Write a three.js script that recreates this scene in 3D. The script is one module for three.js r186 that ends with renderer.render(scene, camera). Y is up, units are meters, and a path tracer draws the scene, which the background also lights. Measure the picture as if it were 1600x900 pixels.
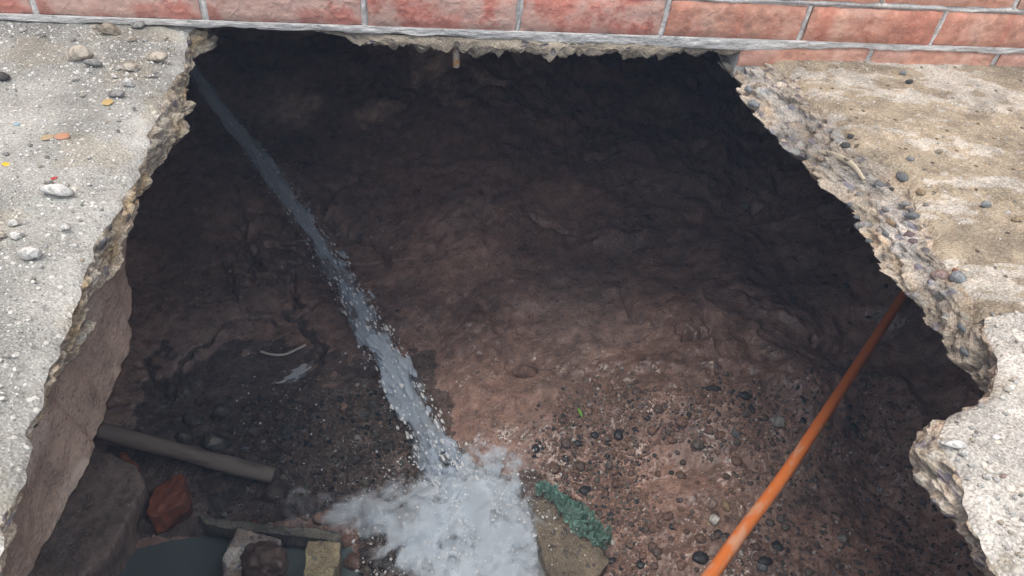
import * as THREE from 'three';
import { mergeGeometries, mergeVertices } from 'three/addons/utils/BufferGeometryUtils.js';

// ---------------------------------------------------------------- camera, sky, sun, exposure
const scene = new THREE.Scene();
const camera = new THREE.PerspectiveCamera(41.11, 16 / 9, 0.02, 400);
camera.position.set(-0.18, 0.5686, 1.2164);
camera.up.set(0.00971, 0.7267, -0.68688);
camera.lookAt(-0.18 + 0.13007, 0.5686 - 0.682, 1.2164 - 0.7197);
scene.add(camera);

const renderer = new THREE.WebGLRenderer({ antialias: true });
renderer.toneMapping = THREE.LinearToneMapping;
renderer.toneMappingExposure = 1.32;
renderer.shadowMap.enabled = true;

{ // overcast sky, brighter towards the zenith, slightly cool
  const w = 128, h = 64, d = new Float32Array(w * h * 4);
  for (let j = 0; j < h; j++) for (let i = 0; i < w; i++) {
    const el = ((j + .5) / h - .5) * Math.PI, s = Math.max(0, Math.sin(el));
    const cl = 1 + .05 * Math.sin(i / w * Math.PI * 6 + 2 * s) * Math.cos(el * 3);
    const L = (el > 0 ? 1.75 * (1 + 2 * s) / 3 : .3) * cl, k = (j * w + i) * 4;
    d[k] = L * .96; d[k + 1] = L * .995; d[k + 2] = L * 1.05; d[k + 3] = 1;
  }
  const t = new THREE.DataTexture(d, w, h, THREE.RGBAFormat, THREE.FloatType);
  t.mapping = THREE.EquirectangularReflectionMapping; t.magFilter = t.minFilter = THREE.LinearFilter; t.needsUpdate = true;
  scene.background = t; scene.environment = t;
}
const sun = new THREE.DirectionalLight(0xfff4e6, 1.5);
sun.position.set(-1.1, 5, .5); sun.castShadow = true; sun.shadow.radius = 50;
sun.shadow.mapSize.set(2048, 2048);
Object.assign(sun.shadow.camera, { left: -4, right: 4, top: 4, bottom: -4, near: .1, far: 14 });
scene.add(sun, sun.target);

scene.fog = new THREE.FogExp2(0xa4bade, .028); // thin spray mist hanging in the cavity

// ---------------------------------------------------------------- noise and helpers
let seed = 20240;
const rnd = () => { seed = (seed + 0x6D2B79F5) | 0; let t = Math.imul(seed ^ (seed >>> 15), 1 | seed); t = (t + Math.imul(t ^ (t >>> 7), 61 | t)) ^ t; return ((t ^ (t >>> 14)) >>> 0) / 4294967296; };
const rr = (a, b) => a + (b - a) * rnd();
const hash = (x, y, z) => { let h = Math.imul(x, 374761393) ^ Math.imul(y, 668265263) ^ Math.imul(z, 2147483647 - 1274126177); h = Math.imul(h ^ (h >>> 13), 1274126177); h ^= h >>> 16; h = Math.imul(h, 2246822519); return ((h ^ (h >>> 15)) >>> 0) / 2147483648 - 1; };
const fade = t => t * t * t * (t * (t * 6 - 15) + 10), mix = (a, b, t) => a + (b - a) * t;
const sm = (a, b, x) => { const t = Math.min(1, Math.max(0, (x - a) / (b - a))); return t * t * (3 - 2 * t); };
function vn(x, y, z) { // value noise in -1..1
  const X = Math.floor(x), Y = Math.floor(y), Z = Math.floor(z), u = fade(x - X), v = fade(y - Y), w = fade(z - Z);
  const q = k => mix(mix(hash(X, Y, Z + k), hash(X + 1, Y, Z + k), u), mix(hash(X, Y + 1, Z + k), hash(X + 1, Y + 1, Z + k), u), v);
  return mix(q(0), q(1), w);
}
function fbm(x, y, z, o = 4) { let a = .5, s = 0; for (let i = 0; i < o; i++) { s += a * vn(x, y, z); a *= .5; x = x * 2.03 + 17.1; y = y * 2.03 - 9.3; z = z * 2.03 + 4.7; } return s; }
function pn(x, y, p, s = 0) { // periodic 2-D value noise, -1..1
  const X = Math.floor(x), Y = Math.floor(y), u = fade(x - X), v = fade(y - Y), m = k => ((k % p) + p) % p;
  return mix(mix(hash(m(X), m(Y), s), hash(m(X + 1), m(Y), s), u), mix(hash(m(X), m(Y + 1), s), hash(m(X + 1), m(Y + 1), s), u), v);
}
function pf(u, v, p, o, s = 0) { let a = .5, r = 0; for (let i = 0; i < o; i++) { r += a * pn(u * p, v * p, p, s + i); a *= .5; p *= 2; } return r; }
function cells(u, v, p, s) { // periodic cellular noise: [distance to nearest, id]
  const x = u * p, y = v * p, X = Math.floor(x), Y = Math.floor(y); let b = 9, id = 0;
  for (let j = -1; j < 2; j++) for (let i = -1; i < 2; i++) {
    const a = (((X + i) % p) + p) % p, c = (((Y + j) % p) + p) % p;
    const dx = X + i + .5 + .45 * hash(a, c, s) - x, dy = Y + j + .5 + .45 * hash(a, c, s + 7) - y, d = dx * dx + dy * dy;
    if (d < b) { b = d; id = hash(a, c, s + 13); }
  }
  return [Math.sqrt(b), id];
}
function tex(n, fn, colour) { // fn(u,v) -> [r,g,b] 0..1 (sRGB when colour)
  const d = new Uint8Array(n * n * 4);
  for (let j = 0; j < n; j++) for (let i = 0; i < n; i++) {
    const c = fn((i + .5) / n, (j + .5) / n), k = (j * n + i) * 4;
    for (let q = 0; q < 3; q++) d[k + q] = 255 * Math.min(1, Math.max(0, c[q])); d[k + 3] = 255;
  }
  const t = new THREE.DataTexture(d, n, n); t.wrapS = t.wrapT = THREE.RepeatWrapping;
  t.magFilter = THREE.LinearFilter; t.minFilter = THREE.LinearMipmapLinearFilter; t.generateMipmaps = true;
  if (colour) t.colorSpace = THREE.SRGBColorSpace; t.needsUpdate = true; return t;
}
const grey = v => [v, v, v];
const std = o => new THREE.MeshStandardMaterial(o), phy = o => new THREE.MeshPhysicalMaterial(o);
const used = {};
const numbered = n => { const k = used[n] = (used[n] ?? -1) + 1; return k ? n + '_' + String(k).padStart(3, '0') : n; };
function put(name, geo, mat, parent) {
  const m = new THREE.Mesh(geo, mat); m.castShadow = m.receiveShadow = true;
  if (parent) { m.name = name; parent.add(m); } else { m.name = numbered(name); scene.add(m); }
  return m;
}
function tag(o, label, category, group, kind) { o.userData = { label, category }; if (group) o.userData.group = group; if (kind) o.userData.kind = kind; return o; }
const struct = (o, label) => { o.userData = { kind: 'structure', label }; return o; };
function gridGeo(rows, cols, fn, flip) { // fn(r,c) -> [x,y,z,u,v,(r,g,b)]
  const P = new Float32Array(rows * cols * 3), U = new Float32Array(rows * cols * 2); let C = null; const I = [];
  for (let r = 0; r < rows; r++) for (let c = 0; c < cols; c++) {
    const q = fn(r, c), k = r * cols + c; P[k * 3] = q[0]; P[k * 3 + 1] = q[1]; P[k * 3 + 2] = q[2]; U[k * 2] = q[3]; U[k * 2 + 1] = q[4];
    if (q.length > 5) { C ??= new Float32Array(rows * cols * 3); C[k * 3] = q[5]; C[k * 3 + 1] = q[6]; C[k * 3 + 2] = q[7]; }
    if (r && c) { const a = k - cols - 1, b = k - cols, d = k - 1; flip ? I.push(a, b, d, b, k, d) : I.push(a, d, b, b, d, k); }
  }
  const g = new THREE.BufferGeometry(); g.setAttribute('position', new THREE.BufferAttribute(P, 3)); g.setAttribute('uv', new THREE.BufferAttribute(U, 2));
  if (C) g.setAttribute('color', new THREE.BufferAttribute(C, 3)); g.setIndex(I); g.computeVertexNormals(); return g;
}
function interp(list, z) { // list of [x, z] sorted by z -> x
  if (z <= list[0][1]) return list[0][0]; const n = list.length;
  for (let i = 1; i < n; i++) if (z <= list[i][1]) return mix(list[i - 1][0], list[i][0], (z - list[i - 1][1]) / (list[i][1] - list[i - 1][1]));
  return list[n - 1][0];
}
const sorted = l => l.slice().sort((a, b) => a[1] - b[1]);
const V = (...a) => new THREE.Vector3(...a);
const curve = pts => new THREE.CatmullRomCurve3(pts.map(p => V(...p)));

// ---------------------------------------------------------------- textures and materials
const T = {};
// grey trowelled concrete with white grit, 0.6 m tile
T.grey = tex(1024, (u, v) => {
  const c = cells(u, v, 150, 3), c2 = cells(u, v, 60, 9), f = pf(u, v, 6, 6, 1), g = pn(u * 400, v * 400, 400, 5);
  let b = .63 + .20 * f + .09 * g, w = 0;
  if (c[1] > .4 && c[0] < .16 + .26 * (c[1] - .4)) w = .8;
  if (c2[1] > .72 && c2[0] < .3 * c2[1]) w = .9;
  const dk = c[1] < -.9 && c[0] < .3 ? .16 : 0;
  b = mix(b, .9, w * .75) - dk; return [b, b * .995, b * .96];
}, true);
T.greyB = tex(1024, (u, v) => {
  const c = cells(u, v, 150, 3), c2 = cells(u, v, 60, 9); let h = .45 + .25 * pf(u, v, 24, 5, 2) + .08 * pn(u * 350, v * 350, 350, 8);
  if (c[1] > .35) h += .22 * Math.max(0, 1 - c[0] / .35); if (c2[1] > .72) h += .3 * Math.max(0, 1 - c2[0] / .4); return grey(h);
});
// tan weathered concrete with flaking lime skin, 0.9 m tile
const flake = (u, v) => { const a = pf(u + .03 * pf(u, v, 8, 3, 40), v, 5, 6, 31), b = pn(u * 22, v * 70, 1e4, 33) * .12; return a + b; };
T.tan = tex(1152, (u, v) => {
  const f = pf(u, v, 7, 6, 21), g = pn(u * 500, v * 500, 500, 22), k = pf(u, v, 40, 3, 24);
  const c = cells(u, v, 90, 25); let r = .84 + .16 * f + .13 * g + .16 * k, G = r, B = r;
  if (c[1] > .86 && c[0] < .3) { const q = c[1] > .95 ? .5 : .97; r = q; G = q * .98; B = q * .95; }
  return [r, G, B];
}, true);
T.tanB = tex(1024, (u, v) => grey(.5 + .3 * pf(u, v, 20, 6, 26) + .12 * pn(u * 220, v * 220, 220, 27)));
// broken concrete, sandy with stones, 0.4 m tile
T.brk = tex(1024, (u, v) => {
  const f = pf(u, v, 6, 6, 41), c = cells(u + .01 * pn(u * 30, v * 30, 30, 3), v, 26, 42), k = pn(u * 260, v * 260, 260, 44);
  let r = .60 + .26 * f + .14 * k, G = r * .945, B = r * .865;
  if (c[1] > .45 && c[0] < .22 + .2 * c[1]) { const q = hash((c[1] * 1e4) | 0, 2, 5); const t = .5 + .16 * q; r = mix(r, t, .7); G = mix(G, t * .98, .7); B = mix(B, t * (q > 0 ? .92 : 1.08), .7); }
  return [r, G, B];
}, true);
T.brkB = tex(1024, (u, v) => { const c = cells(u + .01 * pn(u * 30, v * 30, 30, 3), v, 26, 42); let h = .4 + .4 * pf(u, v, 12, 6, 43); if (c[1] > .45) h += .35 * Math.max(0, 1 - c[0] / .45); return grey(h); });
// wet red-brown mud, 1 m tile
T.mud = tex(1280, (u, v) => {
  const f = pf(u, v, 4, 6, 61), k = pf(u, v, 50, 4, 62), c = cells(u, v, 120, 63), c2 = cells(u, v, 60, 65);
  let r = .53 + .16 * f + .14 * k, G = r * .80, B = r * .71;
  const gr = sm(.05, .35, pf(u, v, 3, 4, 67)); G = mix(G, r * .86, gr * .5); B = mix(B, r * .80, gr * .5);
  if (c[1] > .86 && c[0] < .2) { r *= .72; G *= .76; B *= .8; } if (c[1] < -.93 && c[0] < .22) { r = .72; G = .66; B = .62; }
  if (c2[1] > .8 && c2[0] < .3) { r *= .8; G *= .83; B *= .88; }
  return [r, G, B];
}, true);
T.mudB = tex(1024, (u, v) => { const c = cells(u, v, 70, 64); return grey(.45 + .34 * pf(u, v, 14, 6, 66) + (c[1] > .2 ? .22 * Math.max(0, 1 - c[0] / .5) : 0)); });
T.mudR = tex(512, (u, v) => grey(.62 + .6 * pf(u, v, 9, 5, 68)));
// brick face, 0.5 m tile
const brickTex = (s, hue) => tex(1024, (u, v) => {
  const f = pf(u, v, 5, 5, s), k = pf(u, v, 36, 4, s + 2), st = pn(u * 18, v * 3, 1e4, s + 3), w = sm(-.25, .4, pf(u, v, 7, 6, s + 5) + .45 * k + .12 * st), c = cells(u, v, 200, s + 6);
  let r = .81 + .09 * f + .14 * k + .03 * st, G = r * hue[0] + .05 * st, B = r * hue[1] + .05 * st;
  r = mix(r, .83, w * hue[2]); G = mix(G, .71, w * hue[2]); B = mix(B, .65, w * hue[2]);
  if (c[1] > .9 && c[0] < .25) { r = G = B = .85; } return [r, G, B];
}, true);
T.brick = [brickTex(81, [.69, .61, .8]), brickTex(91, [.665, .58, .75]), brickTex(101, [.72, .61, .45])];
T.brickB = tex(1024, (u, v) => { const w = 1 - Math.abs(pf(u + .02 * pf(u, v, 12, 3, 111), v, 14, 4, 112)) * 4; return grey(.5 + .3 * pf(u, v, 30, 5, 113) + .2 * Math.max(0, w) * (pn(u * 9, v * 9, 9, 114) > .1 ? 1 : .1)); });
T.mortar = tex(512, (u, v) => { const b = .80 + .14 * pf(u, v, 10, 6, 121) + .08 * pn(u * 180, v * 180, 180, 123), w = sm(.05, .3, pf(u, v, 7, 5, 124)); return [mix(b, .88, w * .6), mix(b * .985, .87, w * .6), mix(b * .96, .85, w * .6)]; }, true);
T.mortarB = tex(512, (u, v) => grey(.5 + .5 * pf(u, v, 16, 6, 125)));

const rep = (t, m) => { const c = t.clone(); c.repeat.set(1 / m, 1 / m); c.needsUpdate = true; return c; };
const M = {
  grey: std({ map: rep(T.grey, .6), bumpMap: rep(T.greyB, .6), bumpScale: .006, roughness: .95, vertexColors: true }),
  tan: std({ map: rep(T.tan, .9), bumpMap: rep(T.tanB, .45), bumpScale: .008, roughness: .95, vertexColors: true }),
  brk: std({ map: rep(T.brk, .4), bumpMap: rep(T.brkB, .4), bumpScale: .01, roughness: .92, vertexColors: true }),
  mud: std({ map: rep(T.mud, 1.0), bumpMap: rep(T.mudB, .5), bumpScale: .008, roughnessMap: rep(T.mudR, .35), roughness: .72, vertexColors: true }),
  soil: std({ map: rep(T.mortar, .3), bumpMap: rep(T.mudB, .4), bumpScale: .005, roughness: .95, vertexColors: true }),
  mortar: std({ map: rep(T.mortar, .3), bumpMap: rep(T.mortarB, .2), bumpScale: .003, roughness: .95 }),
  brick: T.brick.map(t => std({ map: rep(t, .5), bumpMap: rep(T.brickB, .35), bumpScale: .004, roughness: .85 })),
  ground: std({ map: rep(T.grey, .6), bumpMap: rep(T.greyB, .6), bumpScale: .006, roughness: .95 }),
};

// ---------------------------------------------------------------- cavity floor
const smax = (a, b, k = .12) => { const h = Math.max(k - Math.abs(a - b), 0) / k; return Math.max(a, b) + h * h * k * .25; };
function cavityBase(x, z) {
  let y = -1.05 + .16 * sm(-.05, .8, x) + .05 * sm(.45, .9, -x);
  y += .07 * sm(-.16, .0, x) * sm(.28, .08, z); y -= .09 * sm(.29, .40, -x) * sm(.27, .36, z);
  y = smax(y, -1.0 + .17 * (-.15 - z) + 1.2 * Math.max(0, -1.65 - z) + .06 * x);
  y = smax(y, -1.02 + .8 * (-.92 - x)); y = smax(y, -.95 + 1.0 * (x - .85)); y = smax(y, -1.1 + 1.6 * (z - 1.0));
  return Math.min(y, -.04);
}
const cracks = [ // [polyline of [x, z], width, depth]
  [[[0.4007, -0.3014], [0.4134, -0.2141], [0.4469, -0.1702], [0.4986, -0.1399], [0.5264, -0.0862], [0.5663, -0.0817]], .010, .022],
  [[[0.5883, -0.1448], [0.5895, -0.0765], [0.5915, 0.0011]], .012, .018],
  [[[-0.4546, -0.723], [-0.4394, -0.8017], [-0.416, -0.851], [-0.3459, -0.8746]], .012, .03],
  [[[-0.3956, -0.6383], [-0.2987, -0.603], [-0.26, -0.5694], [-0.246, -0.5021]], .010, .025],
  [[[-0.7133, -0.5127], [-0.6943, -0.4523], [-0.6703, -0.3805]], .010, .025],
  [[[-0.7205, -0.8443], [-0.6989, -0.7056], [-0.6758, -0.6127], [-0.6552, -0.5629], [-0.6076, -0.4986]], .012, .03],
  [[[-0.5243, -0.4743], [-0.5054, -0.4021], [-0.4874, -0.3553]], .012, .02],
  [[[0.832, -0.0351], [0.8712, -0.0116], [0.9246, -0.0218]], .009, .02],
  [[[0.7791, -0.4711], [0.8496, -0.5313], [0.889, -0.5895]], .012, .02],
  [[[0.1899, -0.6304], [0.2815, -0.5755], [0.3705, -0.5254]], .012, .012],
  [[[0.976, -0.7393], [0.9817, -0.6371]], .015, .03],
  [[[-0.8635, -0.177], [-0.8275, -0.1159], [-0.7889, -0.0583]], .012, .02],
  [[[0.5608, 0.2391], [0.582, 0.2734], [0.608, 0.2837]], .008, .015],
];
const segs = [];
for (const [p, w, d] of cracks) for (let i = 1; i < p.length; i++) segs.push([...p[i - 1], ...p[i], w, d]);
function cavityY(x, z) {
  const b = cavityBase(x, z); let y = b;
  const up = sm(-.98, -.7, b);
  y += .075 * fbm(x * 2.6, 3, z * 2.6, 3) * (.35 + .65 * up) + .03 * fbm(x * 7, 5, z * 9, 3) * (.6 + up) + (.003 + .009 * sm(.0, .25, fbm(x * 3 + 5, 2, z * 3, 3))) * fbm(x * 34, b * 20, z * 34, 3) + (.002 + .004 * sm(.1, .4, z)) * fbm(x * 85, 4, z * 85, 2);
  const ln = 1 - Math.abs(fbm(x * 3.5 + 7, 9, z * 5, 4)) * 9; y -= .018 * sm(.55, 1, ln) * sm(-.05, .2, fbm(x * 2 + 3, 12, z * 2, 2)) * sm(.1, -.1, z);
  const r = 1 - Math.abs(fbm(x * 5 + 3, b * 3, z * 5, 3)) * 5; y += .02 * Math.max(0, r) * up;
  y += .05 * up * sm(-.72, -.5, b) * fbm(x * 4, b * 22, z * 6, 4);
  for (const [ax, az, bx, bz, w, d] of segs) {
    if (Math.abs(x - (ax + bx) / 2) > .16 || Math.abs(z - (az + bz) / 2) > .16) continue;
    const wx = x + .012 * vn(x * 40, 1, z * 40), wz = z + .012 * vn(x * 40, 7, z * 40);
    const ex = bx - ax, ez = bz - az, t = Math.min(1, Math.max(0, ((wx - ax) * ex + (wz - az) * ez) / (ex * ex + ez * ez)));
    const q = Math.hypot(wx - ax - ex * t, wz - az - ez * t); y -= d * Math.exp(-q * q / (w * w) * 1.4);
  }
  return Math.min(y, -.03);
}
{
  const line = (a, z, fine) => { const l = [a]; while (l[l.length - 1] < z) l.push(l[l.length - 1] + fine(l[l.length - 1])); return l; };
  const xs = line(-1.75, 1.75, x => x > -1.0 && x < 1.15 ? .0038 : .02), zs = line(-2.9, 1.62, z => z > -.65 && z < .62 ? .0038 : z > -1.9 && z < 0 ? .009 : .02), nx = xs.length, nz = zs.length;
  const g = gridGeo(nz, nx, (r, c) => {
    const x = xs[c], z = zs[r], b = cavityBase(x, z), y = cavityY(x, z);
    // matter: red-brown mud in the middle, grey silt on the right and in the stream bed, pale rock band at the back
    let t = fbm(x * 2.2 + 9, 1, z * 2.2, 4), s = sm(.45, 1.0, x + .25 * t) * .65 + sm(.2, .75, -x + .2 * t) * .6;
    const rock = sm(.02, .3, fbm(x * 7, b * 30, z * 6, 5)) * sm(-1.05, -1.2, z) * sm(-2.1, -1.8, z) * sm(.5, .2, x) * sm(-.75, -.5, x);
    let R = 1 + .25 * t, G = R, B = R; R = mix(R, .62, s); G = mix(G, .70, s); B = mix(B, .76, s);
    R = mix(R, 2.4, rock); G = mix(G, 2.7, rock); B = mix(B, 2.6, rock);
    return [x, y, z, x - Math.max(0, -.9 - x) * .5 + Math.max(0, x - .85) * .5, z - Math.max(0, -1.65 - z) * .7, R, G, B];
  });
  struct(put('cavity_floor', g, M.mud), 'wet red-brown mud floor and walls of the washed-out cavity');
}

// ---------------------------------------------------------------- broken pavement, left and right of the hole
function worley(x, y, z) { // distance to the nearest of scattered points, and its id
  const X = Math.floor(x), Y = Math.floor(y), Z = Math.floor(z); let b = 9, id = 0;
  for (let k = -1; k < 2; k++) for (let j = -1; j < 2; j++) for (let i = -1; i < 2; i++) {
    const a = X + i, c = Y + j, e = Z + k, dx = a + .5 + .45 * hash(a, c, e) - x, dy = c + .5 + .45 * hash(a + 51, c, e) - y, dz = e + .5 + .45 * hash(a, c + 37, e) - z, d = dx * dx + dy * dy + dz * dz;
    if (d < b) { b = d; id = hash(a + 9, c + 5, e + 3); }
  }
  return [Math.sqrt(b), id];
}
function slabGeo({ side, top, bot, yTop, yBot, far, relief, colour, faceColour, amp, zEnd, bulge }) {
  const zs = []; for (let z = -.10; z < 1.02; z += .0034) zs.push(z); for (let z = 1.02; z <= zEnd + .001; z += .04) zs.push(z);
  const xt = z => interp(top, z) + .006 * fbm(z * 28, side * 3, 1, 4) * 2, xb = z => interp(bot, z) + .008 * fbm(z * 34, side * 5, 2, 4) * 2;
  const ds = [0]; while (ds[ds.length - 1] < far) { const d = ds[ds.length - 1]; ds.push(d + (d < .06 ? .003 : d < .5 ? .0055 : .06)); }
  const ty = (x, z, d) => yTop + relief(x, z, d) - .006 * Math.exp(-d / .006);
  const topG = gridGeo(zs.length, ds.length, (r, c) => { const z = zs[r], x = xt(z) + side * ds[c]; return [x, ty(x, z, ds[c]), z, x, z, ...colour(x, z, ds[c])]; }, side < 0);
  const K = 34, U = 12;
  const faceG = gridGeo(zs.length, K + U, (r, c) => {
    const z = zs[r], a = xt(z), b = xb(z), s = Math.min(1, c / (K - 1)), ya = ty(a, z, 0), yb = yBot(z);
    let x = mix(a, b, s), y = mix(ya, yb, bulge(s)), e = Math.sin(Math.PI * Math.min(.5 + s * .5, s * 4));
    var wo = worley(x * 62, y * 62, z * 62), big = worley(x * 24, y * 24, z * 24), ag = wo[1] > -.1 ? Math.max(0, .62 - wo[0]) : -.05, n = amp * (fbm(x * 20, y * 20, z * 20, 3) * .7 + big[1] * .22 + ag * .8 + .5 * fbm(x * 120, y * 120, z * 120, 3)) * Math.min(1, s * 6);
    x -= side * n; y += n * .6;
    if (c >= K) { const q = (c - K + 1) / U; x = b + side * q * q * far; y = yb - .012 * Math.min(1, q * 6) + .012 * fbm(x * 20, z * 20, 9, 3); }
    return [x, y, z, z, (Math.abs(x - a) + Math.abs(y - ya)) * 1, ...faceColour(x, z, s).map((v, i) => v * (1 + (wo[1] > -.1 && wo[0] < .45 ? .28 * wo[1] + (i - 1) * .08 * big[1] : .06 * wo[1])))];
  }, side > 0);
  return [topG, faceG];
}
const leftTop = sorted([[-.526, -.05], ...[[-0.5258, 0.0161], [-0.5191, 0.1115], [-0.5205, 0.1696], [-0.5205, 0.2492], [-0.5221, 0.3133], [-0.5187, 0.3926], [-0.5236, 0.4512], [-0.5306, 0.5103], [-0.5261, 0.5842], [-0.51, 0.7008], [-0.5179, 0.7784], [-0.5042, 0.8027], [-0.5001, 0.855], [-0.4988, 0.8735]], [-.5, 1.2], [-.3, 1.42], [0, 1.46]]);
const leftBot = sorted([...[[-0.5061, -0.0744], [-0.503, -0.0319], [-0.5188, 0.0099], [-0.5128, 0.0527], [-0.52, 0.0656], [-0.5038, 0.1363], [-0.4998, 0.2174], [-0.5035, 0.2673], [-0.5152, 0.3246], [-0.5172, 0.3787], [-0.5262, 0.3897], [-0.5186, 0.4121], [-0.5139, 0.4562], [-0.516, 0.486], [-0.5103, 0.5144], [-0.5251, 0.5623], [-0.5239, 0.6019], [-0.5273, 0.6343], [-0.5288, 0.6607], [-0.531, 0.7019], [-0.5356, 0.7326], [-0.5343, 0.7617], [-0.5257, 0.7828], [-0.5219, 0.8219], [-0.5145, 0.8583], [-0.5134, 0.8753]], [-.5, 1.2], [-.3, 1.4], [0, 1.44]]);
const leftRelief = (x, z, d) => .004 * fbm(x * 8, 1, z * 8, 4) + .0022 * fbm(x * 60, 2, z * 60, 3) + .006 * sm(.01, .05, d) - .006;
{
  const [tg, fg] = slabGeo({
    side: -1, top: leftTop, bot: leftBot, yTop: -.006, yBot: z => -.052 + .01 * fbm(z * 14, 2, 2, 3), far: 1.6, zEnd: 1.7, amp: .016, bulge: s => s < .5 ? s * 1.3 : .65 + (s - .5) * .7, relief: leftRelief,
    colour: (x, z, d) => { const t = fbm(x * 5, 3, z * 5, 4), o = sm(.22, .4, fbm(x * 14, 8, z * 14, 4)); const b = 1 + .16 * t; return [b * mix(1, .97, o), b * mix(1, .93, o), b * mix(1, .86, o)]; },
    faceColour: (x, z, s) => { const o = sm(-.1, .4, fbm(z * 16, s * 2, 6, 4)), w = sm(.0, .35, fbm(z * 22, s * 3, 16, 3)) * (1 - s); return [mix(.95, 1.2, w), mix(.92 - .1 * o, 1.2, w), mix(.86 - .26 * o, 1.2, w)]; },
  });
  const p = struct(put('concrete_pavement', tg, M.grey), 'grey gritty concrete pavement left of the hole');
  const e = put('broken_edge', fg, M.brk, p);
  // the mud-coated vertical face below the left slab
  const upper = sorted([...[[-0.5155, 0.4186], [-0.5139, 0.4562], [-0.516, 0.486], [-0.5103, 0.5199], [-0.5251, 0.5623], [-0.5273, 0.6343], [-0.531, 0.7019], [-0.5343, 0.7617], [-0.5219, 0.8219], [-0.5134, 0.8753]], [-.53, 1.2]]);
  const lower = sorted([...[[-0.5611, 0.4112], [-0.5448, 0.445], [-0.5293, 0.4866], [-0.5174, 0.5418], [-0.5168, 0.6023], [-0.5196, 0.6572], [-0.521, 0.7115], [-0.5205, 0.7463], [-0.5297, 0.7958], [-0.538, 0.8408]], [-.53, .9], [-.53, 1.3]]);
  const za = .412, zb = 1.3, R = 240, K = 44, U = 10;
  const bg = gridGeo(R, K + U, (r, c) => {
    const z = mix(za, zb, r / (R - 1)), s = Math.min(1, c / (K - 1)), a = interp(upper, z) - .012, jag = .008 * fbm(z * 60, 3, 8, 4), b = interp(lower, z) + jag;
    let x = mix(a, b, s) + .004 * fbm(z * 18, s * 3, 4, 4) + .002 * fbm(z * 60, s * 9, 4, 3), y = mix(-.045, -.152 + .6 * jag, s) - .09 * (1 - sm(za, za + .03, z)) * 0;
    if (c >= K) { const q = (c - K + 1) / U; x = b - q * .25; y = -.152 + .6 * jag + .03 * q; }
    const m = sm(.1, .35, fbm(z * 12, s * 4, 21, 4)); return [x, y, z, z, s * .13, .40 + .09 * m, .315 + .1 * m, .265 + .1 * m];
  });
  put('mud_face', bg, M.soil, p).userData.label = 'smooth brown mud-coated side face under the slab edge';
}
const rightTop = sorted([[.44, -.06], ...[[0.4613, -0.0095], [0.4838, 0.0664], [0.4848, 0.1521], [0.4934, 0.2224], [0.5014, 0.2804], [0.5439, 0.3339], [0.5328, 0.408], [0.5185, 0.4657], [0.5, 0.5303], [0.4993, 0.5939], [0.4757, 0.6587], [0.4623, 0.704], [0.4475, 0.7324], [0.4128, 0.7714], [0.3561, 0.7882], [0.33, 0.8169], [0.3302, 0.8551], [0.3207, 0.896], [0.3184, 0.9218], [0.3128, 0.9519]], [.3, 1.2], [.15, 1.42], [0, 1.46]]);
const rightBot = sorted([...[[0.4004, -0.083], [0.3968, 0.0057], [0.3876, 0.1042], [0.3984, 0.167], [0.4106, 0.1938], [0.4108, 0.2421], [0.4228, 0.2737], [0.4336, 0.3258], [0.4499, 0.3608], [0.4567, 0.3747], [0.4432, 0.4283], [0.4422, 0.4714], [0.4494, 0.4954], [0.4448, 0.5506], [0.4454, 0.5721], [0.4534, 0.6241], [0.4536, 0.662], [0.4617, 0.6951], [0.4472, 0.7267], [0.4225, 0.7623], [0.381, 0.7649], [0.3649, 0.7727], [0.3388, 0.7945], [0.3288, 0.8312], [0.3344, 0.8506], [0.3317, 0.8859], [0.3285, 0.9158], [0.3252, 0.9379]], [.31, 1.2], [.15, 1.4], [0, 1.44]]);
const screed = (x, z) => sm(-.004, .006, z - .655 + .12 * (x - .5) + .05 * fbm(x * 9, 4, z * 9, 5));
const lime = (x, z) => { const wz = z - .12 * x + .03 * fbm(x * 12, 3, z * 12, 3), n = fbm(x * 9 + 2, 2, wz * 24, 5) + .7 * fbm(x * 40, 6, wz * 110, 4); return .65 * sm(.0, .18, n + .2 * sm(.55, .1, z) - .17) * (1 - screed(x, z)); };
const rightRelief = (x, z, d) => .004 * fbm(x * 7, 1, z * 7, 4) + .003 * fbm(x * 60, 2, z * 60, 3) + .0015 * lime(x, z) + .014 * screed(x, z) - .004 * Math.exp(-d / .012) * (1 - screed(x, z));
{
  const [tg, fg] = slabGeo({
    side: 1, top: rightTop, bot: rightBot, yTop: -.03, yBot: z => -.066 + .012 * fbm(z * 14, 7, 2, 3), far: 1.6, zEnd: 1.7, amp: .02, bulge: s => Math.pow(s, 1.3), relief: rightRelief,
    colour: (x, z) => { const l = lime(x, z), s = screed(x, z), t = 1 + .5 * fbm(x * 5, 7, z * 12, 5), q = Math.max(l * .8, s * .85), k = sm(.25, .42, fbm(x * 12, 17, z * 12, 4)) * s; return [mix(t * .53, .88, q) - .1 * k, mix(t * .44, .845, q) - .13 * k, mix(t * .32, .775, q) - .17 * k]; },
    faceColour: (x, z, s) => { const w = sm(.05, .3, fbm(z * 9, s * 2, 36, 4) + .25 * (s - .4)), o = sm(.1, .4, fbm(z * 20, s * 4, 46, 3)); return [mix(1.02, 1.02, w), mix(.98 - .06 * o, 1.06, w), mix(.95 - .14 * o, 1.16, w)]; },
  });
  const p = struct(put('concrete_pavement', tg, M.tan), 'tan weathered concrete pavement with white flaking lime right of the hole');
  put('broken_edge', fg, M.brk, p);
}
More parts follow.
